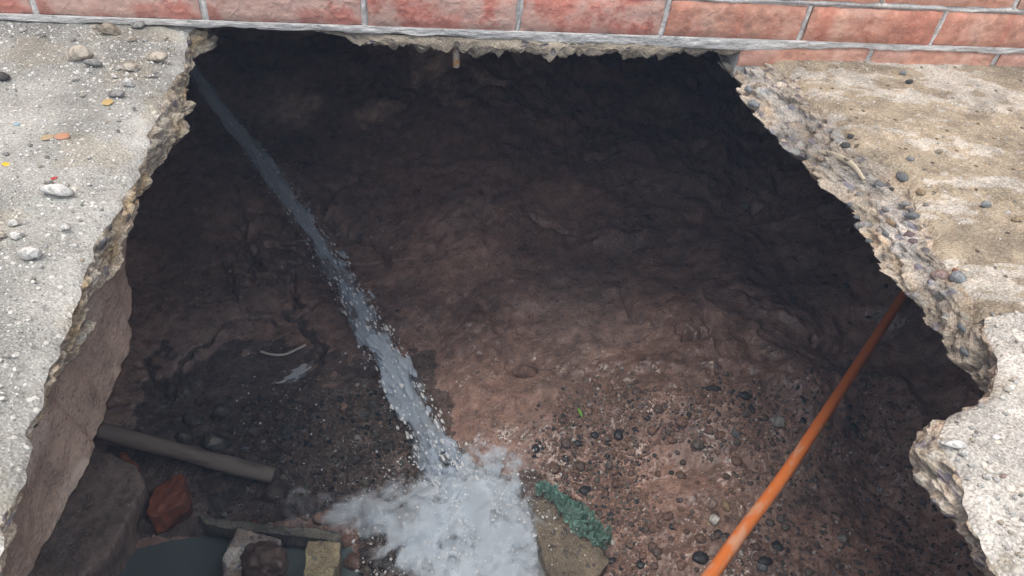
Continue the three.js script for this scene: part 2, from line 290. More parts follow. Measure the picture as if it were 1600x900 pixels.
{ // pavement going on beyond the two broken slabs
  const g = []; const r = (x0, x1, z0, z1) => { const q = new THREE.PlaneGeometry(x1 - x0, z1 - z0); q.rotateX(-Math.PI / 2); q.translate((x0 + x1) / 2, -.035, (z0 + z1) / 2); const u = q.attributes.uv; for (let i = 0; i < u.count; i++) u.setXY(i, q.attributes.position.getX(i), q.attributes.position.getZ(i)); g.push(q); };
  r(-60, -2.0, 0, 60); r(2.0, 60, 0, 60); r(-2.0, 2.0, 1.5, 60); r(-60, 60, -60, -3.4); r(-60, -4, -3.4, 0); r(4, 60, -3.4, 0);
  struct(put('ground', mergeGeometries(g), M.ground), 'pavement going on around the hole');
}

// ---------------------------------------------------------------- brick wall of the building
const wall = new THREE.Group(); wall.name = 'brick_wall'; scene.add(wall);
tag(wall, 'red brick wall with grey mortar joints standing over the hole', 'wall');
function brickGeo(w, h, s) { // front face relief, softened arrises
  const nx = 26, ny = 9, d = .1, e = .004;
  const front = gridGeo(ny, nx, (r, c) => {
    const u = c / (nx - 1), v = r / (ny - 1), x = u * w, y = v * h, q = Math.min(x, w - x, y, h - y);
    return [x - w / 2 + .0015 * vn(y * 90, s, 1) * (c % (nx - 1) ? 0 : 1), y + .0013 * vn(x * 60, s, 2) * (r % (ny - 1) ? 0 : 1), -.0045 * Math.exp(-q / e) + .0016 * fbm(x * 30, y * 30, s * 7, 3), x + s * .37, y + s * .213];
  }, true);
  front.index; const b = new THREE.BoxGeometry(w - .001, h - .001, d); b.translate(0, h / 2, -d / 2 - .006);
  return mergeGeometries([front, b]);
}
{
  const BW = .25, CH = .072, j = .010, vars = [0, 1, 2, 3, 4].map(s => brickGeo(BW - j, CH - j, s + 1)), half = brickGeo(BW - j, .040, 9);
  // bricks of the course resting on the pavement (y = -0.072) only where the wall is not undermined
  const set = (g, x, y, m) => { const b = put('brick', g, m, wall); b.position.set(x, y, .004 * (rnd() - .3)); b.rotation.z = rr(-.004, .004); };
  for (let r = 0; r < 4; r++) for (let k = -7; k <= 7; k++) set(vars[Math.floor(rnd() * 5)], k * BW + BW / 2 + (r % 2 ? BW / 2 : 0), r * CH + j / 2, M.brick[k < -1 ? 0 : k < 1 ? (rnd() < .6 ? 0 : 1) : rnd() < .8 ? 2 : 1]);
  for (let k = 1; k <= 7; k++) set(half, k * BW + BW + .02, -.046, M.brick[2]);
  const far = []; // higher up, out of the picture
  for (let r = 4; r < 36; r++) for (let k = -16; k < 16; k++) { const g = new THREE.BoxGeometry(BW - j, CH - j, .1); g.translate(k * BW + BW / 2 + (r % 2 ? BW / 2 : 0), r * CH + CH / 2, -.048); far.push(g); }
  const f = put('brickwork', mergeGeometries(far), M.brick[1], wall); f.userData.kind = 'stuff';
  // mortar body a little behind the brick faces
  const mg = []; const bx = (x0, x1, y0, y1, z0, z1) => { const g = new THREE.BoxGeometry(x1 - x0, y1 - y0, z1 - z0, 1, 1, 1); g.translate((x0 + x1) / 2, (y0 + y1) / 2, (z0 + z1) / 2); const u = g.attributes.uv, p = g.attributes.position; for (let i = 0; i < u.count; i++) u.setXY(i, p.getX(i), p.getY(i) + p.getZ(i)); mg.push(g); };
  bx(-4, 4, -.004, 2.62, -.25, -.0065); bx(.40, 4, -.07, -.0045, -.2, -.0065);
  put('mortar', mergeGeometries(mg), M.mortar, wall);
  // squeezed mortar in the joints near the camera: uneven beads
  const bead = []; const joint = (x0, y0, x1, y1, w, s) => {
    const n = Math.max(4, Math.round(Math.hypot(x1 - x0, y1 - y0) / .006)), hor = Math.abs(x1 - x0) > Math.abs(y1 - y0);
    bead.push(gridGeo(n, 6, (r, c) => { const t = r / (n - 1), q = c / 5 - .5, x = mix(x0, x1, t), y = mix(y0, y1, t), ww = w * (1 + .35 * fbm(x * 25, y * 25, s, 3)); const z = -.003 + .004 * (1 - 4 * q * q) * (.3 + fbm(x * 40, y * 40, s + 3, 3)) - .005 * (4 * q * q); return hor ? [x, y + q * ww + .003 * vn(x * 14, s, 1), z, x, y + q * ww] : [x + q * ww + .003 * vn(y * 30, s, 1), y, z, y, x + q * ww]; }, !hor ? true : false));
  };
  for (let r = 1; r < 5; r++) joint(-1.8, r * CH, 1.8, r * CH, .0115, r);
  for (let r = 0; r < 4; r++) for (let k = -7; k <= 8; k++) { const x = k * BW + (r % 2 ? BW / 2 : 0); joint(x, r * CH + .004, x + .002, r * CH + CH - .003, .0115, r * 31 + k); }
  put('mortar_joint', mergeGeometries(bead), M.mortar, wall);
  // mortar bed under the lowest course: a ragged lip
  const lip = gridGeo(520, 16, (r, c) => {
    const x = mix(-1.8, 1.8, r / 519), th = .0115 + .009 * sm(-.4, .35, x) * sm(.62, .34, x) + .004 * fbm(x * 30, 1, 3, 4), a = c / 15 * Math.PI;
    const rgh = 1 + .5 * fbm(x * 45, c * .35, 4, 3), pr = (.0028 + .002 * fbm(x * 12, 2, 9, 3)) * rgh;
    return [x, .006 - (1 - Math.cos(a)) / 2 * th, -.0025 + Math.pow(Math.sin(a), .4) * pr - (c === 15 ? .05 : 0), x, c * .004];
  }, true);
  put('mortar_bed', lip, M.mortar, wall);
}
{ // footing under the wall, broken off over the hole: lumpy underside
  const R = 420, K = 30;
  const g = gridGeo(R, K, (r, c) => {
    const x = mix(-.62, .47, r / (R - 1)), s = c / (K - 1), d = sm(-.36, -.2, x) * (1 - .45 * sm(.2, .4, x));
    const lump = Math.abs(fbm(x * 34, s * 6, 2, 2)) * 1.1 + .35 * fbm(x * 110, s * 14, 5, 3) + .35;
    const dep = .004 + .030 * d * Math.min(1.2, lump), f = Math.min(1, s / .4), q = Math.max(0, (s - .4) / .6), cap = Math.sin(Math.PI * f) * .007 * d + .006 * d * fbm(x * 50, f * 2.5, 8, 3) * f;
    return [x, -.008 - dep * Math.sin(f * Math.PI / 2) + .004 * fbm(x * 70, s * 9, 3, 3) * f, mix(-.02, -.002, d) + cap - q * .26, x, s * .2, .98, .93, .86];
  }, false);
  const f = put('foundation_concrete', g, M.brk); tag(f, 'lumpy broken concrete hanging under the brick wall over the hole', 'foundation');
  const parts = []; const bx = (x0, x1, y0, y1, z0, z1) => { const b = new THREE.BoxGeometry(x1 - x0, y1 - y0, z1 - z0); b.translate((x0 + x1) / 2, (y0 + y1) / 2, (z0 + z1) / 2); b.setAttribute('color', new THREE.BufferAttribute(new Float32Array(72).fill(.9), 3)); parts.push(b); };
  bx(-4, -.6, -.085, -.008, -.26, -.012); bx(.46, 4, -.10, -.05, -.26, -.012);
  put('footing', mergeGeometries(parts), M.brk, f);
  const fs = new THREE.BoxGeometry(8, .1, 3.2); fs.translate(0, -.058, -1.86);
  struct(put('building_floor', fs, M.mortar), 'concrete floor of the building over the cavity');
}


// ---------------------------------------------------------------- stones, chips and other small builders
const roughMat = (c, r = .9, o = {}) => std({ color: new THREE.Color(...c), roughness: r, ...o });
function stoneGeo(s, det, rough, flat, facet) { // unit stone, about 1 across
  let g = new THREE.IcosahedronGeometry(.5, det); g.deleteAttribute('uv'); g.deleteAttribute('normal'); g = mergeVertices(g, 1e-4);
  const p = g.attributes.position, uv = new Float32Array(p.count * 2), v = V();
  const cut = []; for (let i = 0; i < facet; i++) cut.push([V(hash(s, i, 1), hash(s, i, 2), hash(s, i, 3)).normalize(), .26 + .15 * Math.abs(hash(s, i, 4))]);
  for (let i = 0; i < p.count; i++) {
    v.fromBufferAttribute(p, i); const k = 1 + rough * fbm(v.x * 3 + s * 9, v.y * 3, v.z * 3, 3) + rough * .4 * fbm(v.x * 9 + s, v.y * 9, v.z * 9, 2); v.multiplyScalar(k);
    for (const [n, d] of cut) { const e = v.dot(n) - d; if (e > 0) v.addScaledVector(n, -e * .9); }
    uv[i * 2] = v.x + v.y * .4; uv[i * 2 + 1] = v.z + v.y * .6; p.setXYZ(i, v.x, v.y * flat, v.z * (1 - .25 * Math.abs(hash(s, 3, 9))));
  }
  g.setAttribute('uv', new THREE.BufferAttribute(uv, 2)); if (facet > 6) g = g.toNonIndexed(); g.computeVertexNormals(); return g;
}
const roundS = [1, 2, 3, 4, 5, 6].map(s => stoneGeo(s, 3, .28, .62, 0)), angS = [11, 12, 13, 14, 15, 16].map(s => stoneGeo(s, 2, .2, .62, 9)), tinyS = [21, 22, 23].map(s => stoneGeo(s, 1, .3, .65, 3));
const bigS = [31, 32, 33, 34].map(s => stoneGeo(s, 5, .3, .7, 6));
const pick = a => a[Math.floor(rnd() * a.length)];
T.st = tex(256, (u, v) => { const b = .80 + .3 * pf(u, v, 6, 5, 131) + .1 * pn(u * 90, v * 90, 90, 133); return grey(b); }, true);
T.stB = tex(256, (u, v) => grey(.5 + .5 * pf(u, v, 8, 5, 135)));
const stoneMat = (c, r = .85, b = .03) => std({ color: new THREE.Color(...c), map: T.st, bumpMap: T.stB, bumpScale: b * .05, roughness: r });
const S = {
  white: stoneMat([.80, .78, .73]), cream: stoneMat([.66, .58, .47]), tan: stoneMat([.44, .37, .28]), grey: stoneMat([.36, .35, .33]), ochre: stoneMat([.42, .31, .19]), dark: stoneMat([.10, .095, .09]),
  mudA: stoneMat([.20, .125, .095], .5), mudB: stoneMat([.26, .155, .115], .55), mudC: stoneMat([.15, .105, .085], .45), mudD: stoneMat([.17, .145, .125], .5),
  black: stoneMat([.04, .043, .046], .5, .01), slate: stoneMat([.19, .205, .21], .7, .01), red: stoneMat([.42, .13, .07], .6), pink: stoneMat([.36, .26, .23], .8, .01), plum: stoneMat([.20, .14, .15], .6, .01), blueg: stoneMat([.31, .335, .345], .7, .01),
};
function stone(name, geo, mat, x, y, z, size, sink = .2, tall = 1, parent) {
  const m = put(name, geo, mat, parent); const l = Array.isArray(size) ? size : [size, size];
  m.scale.set(l[0], l[0] * .5 * tall + l[1] * .5 * tall, Math.max(l[1] * 1.1, l[0] * .55)); m.rotation.y = Array.isArray(size) ? rr(-.15, .15) : rnd() * 6.28; m.position.set(x, y + m.scale.y * (.31 - sink), z); return m;
}
const leftY = (x, z) => -.006 + leftRelief(x, z, .2), rightY = (x, z) => -.03 + rightRelief(x, z, .2);

// pebbles on the left slab. [x, z, width, height]
[[[[-0.6562, 0.1139, 0.0431, 0.0243]], angS[0], S.cream, 'largest beige angular stone on the left slab near the wall'],
 [[[-0.6389, 0.0312, 0.0375, 0.0128]], angS[1], S.tan, 'long tan stone against the brick wall on the left slab'],
 [[[-0.5482, 0.1112, 0.0304, 0.0171]], angS[2], S.cream, 'cream stone near the broken edge of the left slab'],
 [[[-0.5845, 0.4493, 0.0357, 0.0149]], angS[3], S.white, 'oblong cream-white stone alone in the middle of the left slab'],
 [[[-0.5758, 0.5575, 0.0258, 0.0163]], angS[4], S.white, 'round pitted white stone lowest on the left slab'],
 [[[-0.5788, 0.1444, 0.0241, 0.0139]], angS[5], S.cream, 'cream stone below the long tan stone on the left slab'],
 [[[-0.571, 0.1905, 0.0198, 0.0126]], angS[1], S.white, 'bright white stone below the cream stones on the left slab'],
 [[[-0.5765, 0.2226, 0.0211, 0.0123]], angS[2], S.grey, 'flat grey stone below the bright white stone on the left slab'],
 [[[-0.6325, 0.1359, 0.0241, 0.0111]], angS[3], S.grey, 'grey stone at the foot of the largest beige stone'],
 [[[-0.7386, 0.1791, 0.0178, 0.0124]], roundS[3], S.dark, 'dark grey stone at the left edge of the picture on the slab'],
 [[[-0.6144, 0.5013, 0.0156, 0.0106]], angS[0], S.white, 'white stone, upper of the pair at the left edge of the slab'],
 [[[-0.6033, 0.5246, 0.0153, 0.0118]], angS[5], S.white, 'white stone, lower of the pair at the left edge of the slab'],
 [[[-0.6184, 0.5256, 0.0153, 0.0097]], angS[4], S.cream, 'cream stone cut by the left edge of the picture'],
 [[[-0.6009, 0.006, 0.0201, 0.0141]], angS[2], S.grey, 'grey stone pressed against the mortar bed on the left slab'],
].forEach(([[q], g, m, l]) => tag(stone('stone', g, m, q[0], leftY(q[0], q[1]), q[1], [q[2] * 1.12, q[3] * 1.15], .06, 1.1), l, 'stone'));
for (const q of [[-0.6016, 0.0503, 0.0147], [-0.5958, 0.1396, 0.0111], [-0.6447, 0.1779, 0.0126], [-0.7644, 0.0297, 0.0107], [-0.7291, 0.0466, 0.0097], [-0.559, 0.5092, 0.0114], [-0.5385, 0.5409, 0.0076], [-0.6011, 0.4269, 0.0106], [-0.5831, 0.4279, 0.0091], [-0.5597, 0.5047, 0.0071], [-0.5643, 0.5718, 0.0067], [-0.6335, 0.1513, 0.011], [-0.5946, 0.1679, 0.0082], [-0.5519, 0.1582, 0.0111], [-0.5432, 0.1539, 0.0092], [-0.6206, 0.3713, 0.0063], [-0.6226, 0.3905, 0.0062], [-0.6489, 0.3451, 0.0064], [-0.6705, 0.364, 0.0078], [-0.5724, 0.3716, 0.0071], [-0.5611, 0.2834, 0.0068], [-0.5729, 0.2901, 0.0067], [-0.5482, 0.2536, 0.0069], [-0.6219, 0.2229, 0.0079], [-0.7386, 0.0365, 0.0088], [-0.6821, 0.0581, 0.0097], [-0.6643, 0.0132, 0.01], [-0.603, 0.0821, 0.0086], [-0.5819, 0.0511, 0.0088], [-0.5524, 0.0403, 0.0099], [-0.5352, 0.0776, 0.0078], [-0.604, 0.4991, 0.0064], [-0.5255, 0.564, 0.0061], [-0.636, 0.4399, 0.0059], [-0.5298, 0.4755, 0.0059], [-0.5262, 0.4128, 0.0054], [-0.5425, 0.6313, 0.0057], [-0.573, 0.6216, 0.0051], [-0.5345, 0.6083, 0.0052], [-0.5375, 0.6831, 0.0055], [-0.5536, 0.6988, 0.0048], [-0.5305, 0.7377, 0.0046]])
  tag(stone('pebble', pick(angS), rnd() < .65 ? S.white : rnd() < .6 ? S.cream : S.grey, q[0], leftY(q[0], q[1]), q[1], q[2], .1), 'small pale pebble on the left slab ' + (q[1] < .12 ? 'close to the brick wall' : q[1] < .3 ? 'among the larger stones' : q[1] < .5 ? 'near the oblong cream-white stone' : 'towards the lower left'), 'pebble', 'small pebbles on the left slab');
{ // coloured scraps on the left slab
  const bits = [[[[-0.6641, 0.3845, 0.0116]], [.75, .48, .03], 'yellow_flake', 'bright yellow flake on the left slab at the picture edge', 'flake'], [[[-0.6001, 0.4139, 0.0076]], [.45, .06, .05], 'red_flake', 'tiny dark red flake on the left slab', 'flake'],
    [[[-0.6807, 0.2968, 0.0082]], [.30, .45, .55], 'blue_flake', 'tiny pale blue flake on the left slab', 'flake'], [[[-0.6155, 0.3266, 0.0195]], [.50, .26, .16], 'brick_flake', 'thin orange brick flake on the left slab', 'flake'], [[[-0.5844, 0.24, 0.0191]], [.52, .38, .16], 'brick_flake', 'ochre brick flake beside the flat grey stone', 'flake'],
    [[[-0.6339, 0.3286, 0.0162]], [.42, .33, .20], 'brick_flake', 'pale brown flake left of the orange brick flake', 'flake']];
  for (const [[q], c, n, l, k] of bits) { const m = stone(n, pick(angS), roughMat(c, .7), q[0], leftY(q[0], q[1]), q[1], q[2], .1, .35); tag(m, l, k); }
}
function scatter(name, label, cat, n, geo, mat, fn) { // loose grit nobody could count
  const m = new THREE.InstancedMesh(geo, mat, n), o = new THREE.Object3D(), c = new THREE.Color(); let k = 0;
  while (k < n) { const q = fn(); if (!q) continue; o.position.set(q[0], q[1], q[2]); o.rotation.set(rr(-.5, .5), rnd() * 6.28, rr(-.5, .5)); const a = q[3]; o.scale.set(a, a * (q[5] ?? 1), a * rr(.6, 1)); o.updateMatrix(); m.setMatrixAt(k, o.matrix); if (q[4]) m.setColorAt(k, c.setRGB(...q[4])); k++; }
  m.name = numbered(name); m.castShadow = m.receiveShadow = true; scene.add(m); tag(m, label, cat, null, 'stuff'); return m;
}
const gritMat = std({ color: 0xffffff, roughness: .95 });
scatter('grit', 'white and grey grit strewn over the left slab', 'grit', 5200, tinyS[0], gritMat, () => {
  const z = Math.pow(rnd(), 1.15) * .98 + .012, x = interp(leftTop, z) - .012 - Math.pow(rnd(), 1.1) * .42, d = fbm(x * 8, 5, z * 8, 3); if (rnd() > .55 + d) return null;
  const s = .0016 + .0048 * Math.pow(rnd(), 4.5), w = rnd(); const b = w < .8 ? rr(.62, .82) : rr(.15, .42); return [x, leftY(x, z) + s * .15, z, s, [b, b * .98, b * rr(.86, .97)]];
});
scatter('grit', 'pale crumbs and sand strewn over the right slab', 'grit', 2600, tinyS[1], gritMat, () => {
  const z = rnd() * .98 + .012, x = interp(rightTop, z) + .012 + rnd() * .5, d = screed(x, z); if (rnd() > .25 + .75 * d) return null;
  const s = .0015 + (.004 + .005 * d) * Math.pow(rnd(), 5), b = rnd() < .6 ? rr(.5, .75) : rr(.16, .42); return [x, rightY(x, z) + s * .15, z, s, [b, b * .95, b * rr(.8, .95)]];
});
// stones lying on the right slab
[[[[0.6954, 0.0366, 0.016, 0.0126]], S.blueg, 'small blue-grey stone with white rim on the right slab near the wall'], [[[0.6886, 0.0716, 0.0179, 0.0112]], S.dark, 'dark pebble below the blue-grey stone near the wall'],
 [[[0.6207, 0.4266, 0.0234, 0.0099]], S.blueg, 'flat blue-grey pebble on the tan right slab'], [[[0.6532, 0.4569, 0.0195, 0.0106]], S.ochre, 'ochre stone at the right edge of the picture'], [[[0.6238, 0.2914, 0.0177, 0.0079]], S.tan, 'tan-brown pebble among the lime streaks'],
 [[[0.6493, 0.4397, 0.0108, 0.0072]], S.white, 'white chip beside the ochre stone'], [[[0.4545, 0.7496, 0.011, 0.0062]], S.cream, 'cream stone on the white concrete at right'], [[[0.346, 0.8378, 0.0125, 0.0087]], S.white, 'white lump at the lower right broken corner'],
 [[[0.3551, 0.864, 0.011, 0.0073]], S.white, 'white lump right of the broken corner rubble'], [[[0.3396, 0.8271, 0.0277, 0.005]], S.white, 'long white sliver on the lower right broken corner'], [[[0.3711, 0.8641, 0.0073, 0.0055]], S.pink, 'pink chip in the rubble at lower right'],
].forEach(([[q], m, l]) => tag(stone('stone', pick(angS), m, q[0], rightY(q[0], q[1]), q[1], [q[2], q[3]], .12), l, 'stone'));
for (const q of [[0.3652, 0.8222, 0.0057], [0.3361, 0.8432, 0.005], [0.3453, 0.8508, 0.0062], [0.3424, 0.8731, 0.0054], [0.3514, 0.8857, 0.0066], [0.355, 0.8959, 0.0053], [0.3705, 0.8867, 0.006], [0.3574, 0.9025, 0.007], [0.3629, 0.9093, 0.0052], [0.3393, 0.9111, 0.0058], [0.3429, 0.9207, 0.0046], [0.3759, 0.8937, 0.0048], [0.3671, 0.8483, 0.005], [0.3328, 0.8208, 0.0051], [0.3342, 0.8644, 0.0049], [0.3526, 0.9305, 0.0057], [0.338, 0.9417, 0.005], [0.3308, 0.9353, 0.0045]])
  tag(stone('concrete_crumb', pick(angS), rnd() < .7 ? S.white : S.cream, q[0], rightY(q[0], q[1]), q[1], q[2] * 1.1, .1), 'small white concrete crumb ' + (q[0] < .33 ? 'at the broken corner of the lower right slab' : q[1] < .87 ? 'in the middle of the lower right slab' : 'near the bottom of the lower right slab'), 'crumb', 'concrete crumbs at lower right');

// stones set in the broken edge of the right slab: parts of that slab
{
  const slab = scene.getObjectByName('concrete_pavement_001'), face = slab.getObjectByName('broken_edge'), ray = new THREE.Raycaster(); scene.updateMatrixWorld(true);
  const a = [[[0.4861, 0.2649, 0.0169, 0.0109], [0.5025, 0.2446, 0.0121, 0.008], [0.5066, 0.349, 0.016, 0.016], [0.5437, 0.342, 0.0171, 0.0171], [0.4591, 0.4198, 0.0305, 0.0134], [0.5128, 0.4341, 0.0223, 0.0107], [0.4875, 0.4327, 0.0107, 0.0134], [0.4671, 0.4568, 0.0087, 0.0087], [0.4969, 0.465, 0.0157, 0.0157], [0.4869, 0.488, 0.0154, 0.0103], [0.4617, 0.5317, 0.0166, 0.0141], [0.4894, 0.5553, 0.0262, 0.0164], [0.5031, 0.5675, 0.0211, 0.0179], [0.4541, 0.5751, 0.0152, 0.0136], [0.5069, 0.5543, 0.0066, 0.0074], [0.4232, 0.0642, 0.0265, 0.0221], [0.3958, 0.0766, 0.0131, 0.0175], [0.5214, 0.4002, 0.0183, 0.0101], [0.544, 0.3909, 0.0148, 0.0111], [0.5663, 0.3118, 0.0136, 0.0097], [0.5207, 0.3616, 0.0075, 0.0066], [0.458, 0.3992, 0.0109, 0.0073], [0.4981, 0.3973, 0.011, 0.011], [0.4623, 0.6503, 0.0068, 0.0136], [0.4545, 0.6796, 0.0067, 0.0148], [0.3999, 0.1045, 0.0194, 0.0151], [0.4021, 0.1856, 0.0144, 0.0124], [0.3926, 0.2458, 0.0139, 0.0099], [0.4444, 0.2937, 0.0116, 0.0078], [0.4574, 0.3748, 0.0111, 0.0083], [0.4149, 0.2771, 0.0098, 0.0078], [0.538, 0.4194, 0.009, 0.0072], [0.4766, 0.359, 0.0131, 0.0093], [0.4131, 0.2139, 0.0101, 0.0091], [0.4628, 0.5993, 0.0095, 0.0079], [0.4634, 0.6215, 0.0093, 0.007], [0.456, 0.4484, 0.0105, 0.0079], [0.4493, 0.5152, 0.01, 0.0075]]][0];
  const ms = [S.dark, S.dark, S.slate, S.slate, S.grey, S.slate, S.ochre, S.slate, S.plum, S.plum, S.cream, S.pink, S.blueg, S.grey, S.red, S.tan, S.blueg, S.grey, S.ochre, S.grey, S.dark, S.slate, S.grey, S.slate, S.slate, S.blueg, S.pink, S.tan, S.grey];
  a.forEach((q, i) => {
    ray.set(V(q[0], .3, q[1]), V(0, -1, 0)); const h = ray.intersectObjects([face, slab], false)[0]; if (!h) return;
    const m = stone('aggregate_stone', pick(roundS), ms[i] ?? pick([S.grey, S.tan, S.slate, S.cream]), q[0], h.point.y, q[1], [q[2], q[3] * 1.2], .24, .9, slab);
  });
  const tw = []; for (const q of [[0.4495, 0.264, 0.001], [0.4675, 0.2881, 0.001], [0.4792, 0.3134, 0.001], [0.4861, 0.3429, 0.0009]]) { ray.set(V(q[0], .3, q[1]), V(0, -1, 0)); const h = ray.intersectObjects([face, slab], false)[0]; tw.push([q[0], (h ? h.point.y : -.045) + .007, q[1]]); }
  const c = curve(tw); const g = gridGeo(40, 10, (r, k) => { const t = r / 39, p = c.getPoint(t), rad = .0048 * (.55 + .45 * Math.sin(Math.PI * Math.pow(t, .7))), A = k / 9 * 6.2832; return [p.x + Math.cos(A) * rad * .7, p.y + Math.sin(A) * rad, p.z + Math.cos(A) * rad * .7, t, A]; });
  tag(put('twig', g, roughMat([.62, .54, .40], .7)), 'cream twig stuck in the broken right edge', 'twig');
}
{ // rusty steel stub under the wall
  const R = 60, K = 12; const g = gridGeo(R + 1, K + 1, (r, k) => { const t = Math.min(1, r / (R - 1)), a = k / K * 6.2832, rad = r === R ? 0 : .0058 + .0006 * Math.max(0, Math.sin(t * 42 + a)) + .0008 * fbm(t * 20, a, 2, 3); return [-.1015 + Math.cos(a) * rad + .002 * t, -.008 - .058 * t, -.010 + Math.sin(a) * rad, t, a, ...(fbm(t * 5, a, 6, 3) + t > .82 ? [.42, .20, .07] : [.42, .36, .30])]; });
  tag(put('rebar_stub', g, std({ vertexColors: true, roughness: .9, bumpMap: T.stB, bumpScale: .0015 })), 'short rusty steel bar hanging below the brick wall', 'rebar');
}

// ---------------------------------------------------------------- things on the cavity floor
function chunk(name, pts, yTop, th, mat, { amp = .006, bev = .012, tx = 0, tz = 0, col } = {}, parent) { // broken flat piece with an outline of its own; pts are [x, z]
  const n = 72, cx = pts.reduce((s, p) => s + p[0], 0) / pts.length, cz = pts.reduce((s, p) => s + p[1], 0) / pts.length, L = []; let tot = 0;
  const seg = pts.map((p, i) => { const q = pts[(i + 1) % pts.length], l = Math.hypot(q[0] - p[0], q[1] - p[1]); tot += l; return l; });
  for (let i = 0; i < n; i++) { let d = tot * i / n, k = 0; while (d > seg[k]) d -= seg[k++]; const p = pts[k], q = pts[(k + 1) % pts.length], t = d / seg[k]; L.push([mix(p[0], q[0], t), mix(p[1], q[1], t)]); }
  const prof = []; for (let i = 0; i <= 14; i++) prof.push([i / 14 * .97 + .001, 0]); prof.push([.995, -bev * .35], [1.01, -bev]); for (let i = 1; i <= 8; i++) prof.push([1.01 - .02 * Math.sin(i), -bev - (th - bev) * i / 8]); prof.push([.02, -th]);
  const g = gridGeo(prof.length, n + 1, (r, c) => {
    const p = L[c % n], [f, h] = prof[r]; let x = cx + (p[0] - cx) * f, z = cz + (p[1] - cz) * f, y = yTop + h;
    const s = amp * (fbm(x * 30, y * 30, z * 30, 4) + .5 * fbm(x * 90, y * 90, z * 90, 3)); y += s * 1.2 + (x - cx) * tx + (z - cz) * tz; const e = f > .9 ? s * .8 : 0; x += e * Math.sign(p[0] - cx); z += e * Math.sign(p[1] - cz);
    return [x, y, z, x + y * .5, z + y * .8, ...(col ? col(x, y, z) : [1, 1, 1])];
  }, true);
  return put(name, g, mat, parent);
}
const conc = std({ map: rep(T.brk, .35), bumpMap: rep(T.brkB, .25), bumpScale: .006, roughness: .8, vertexColors: true });
const wetSoil = std({ map: rep(T.mud, .6), bumpMap: rep(T.mudB, .3), bumpScale: .006, roughness: .6, vertexColors: true });
// dark silt-coated block lower left
tag(chunk('soil_block', [[-0.9151, 0.1317], [-0.8576, 0.1343], [-0.7904, 0.1762], [-0.7637, 0.2216], [-0.7747, 0.3061], [-0.7975, 0.3879], [-0.8385, 0.4353], [-0.9235, 0.4622], [-0.9765, 0.3385], [-0.9552, 0.2512], [-0.9406, 0.1725]], -.95, .2, wetSoil, { amp: .006, bev: .012, tx: -.05, col: () => [.8, 1.0, 1.12] }), 'dark silt-coated block at the lower left below the slab edge', 'block');
tag(chunk('brick_fragment', [[-0.7456, 0.2808], [-0.7468, 0.229], [-0.7374, 0.1987], [-0.6935, 0.1875], [-0.6847, 0.2111], [-0.6679, 0.249], [-0.6759, 0.269], [-0.7139, 0.2947], [-0.7335, 0.2996]], -.965, .07, stoneMat([.52, .17, .085], .55, .004), { amp: .007, bev: .01, tx: .15, tz: .1 }), 'broken orange-red brick piece standing in the shallow water', 'brick');
tag(chunk('brick_fragment', [[-0.8461, 0.1192], [-0.8298, 0.1234], [-0.7929, 0.1628], [-0.7936, 0.1828], [-0.8238, 0.1697]], -.97, .05, stoneMat([.40, .13, .06], .6, .004), { amp: .004, bev: .008 }), 'small orange brick piece beside the dark silt-coated block', 'brick');
tag(chunk('concrete_ledge', [[-0.6462, 0.2851], [-0.5743, 0.2998], [-0.4911, 0.3196], [-0.3818, 0.3317], [-0.3371, 0.3494], [-0.3417, 0.3641], [-0.4209, 0.3477], [-0.5165, 0.3303], [-0.5848, 0.3175], [-0.6265, 0.3061]], -.985, .05, conc, { amp: .006, bev: .008, col: () => [.52, .55, .55] }), 'thin grey broken concrete slab edge lying across the stream', 'concrete piece');
tag(chunk('concrete_block', [[-0.5469, 0.3393], [-0.4569, 0.3708], [-0.4514, 0.3969], [-0.4555, 0.4722], [-0.5598, 0.4657], [-0.5673, 0.4126]], -.95, .13, conc, { amp: .006, bev: .008, col: (x, y, z) => { const w = sm(-.1, .3, fbm(x * 40, y * 40, z * 40, 4)); return [mix(.75, 1.5, w), mix(.7, 1.6, w), mix(.7, 1.75, w)]; } }), 'pale whitish concrete block under the brown rock at the bottom', 'block');
{ const p = [-0.4899, -0.925, 0.419]; const m = put('rock', stoneGeo(43, 5, .75, .75, 3), S.mudC); m.scale.set(.085, .07, .10); m.rotation.set(.1, .4, .2); m.position.set(p[0] + .012, -.925, p[2] + .008); tag(m, 'reddish brown rock sitting on the pale concrete block', 'rock'); }
tag(chunk('concrete_block', [[-0.4031, 0.3658], [-0.3359, 0.3755], [-0.3347, 0.4189], [-0.3511, 0.465], [-0.4061, 0.4616], [-0.4038, 0.4176]], -.97, .12, conc, { amp: .006, bev: .008, col: (x, y, z) => { const m = sm(.44, .47, z + .03 * fbm(x * 30, 3, z * 30, 3)); return [mix(1.0, .5, m), mix(.95, .85, m), mix(.72, .4, m)]; } }), 'yellowish concrete block with green moss at its lower end', 'block');
tag(chunk('flat_stone', [[0.081, 0.2982], [0.1182, 0.2836], [0.1552, 0.3134], [0.1837, 0.3628], [0.231, 0.419], [0.2345, 0.4517], [0.1937, 0.506], [0.1025, 0.5004], [0.0913, 0.411]], -.962, .07, conc, { amp: .008, bev: .014, tx: .05, col: () => [.46, .42, .365] }), 'flat sandy brown stone slab beside the splash and green cloth', 'stone');
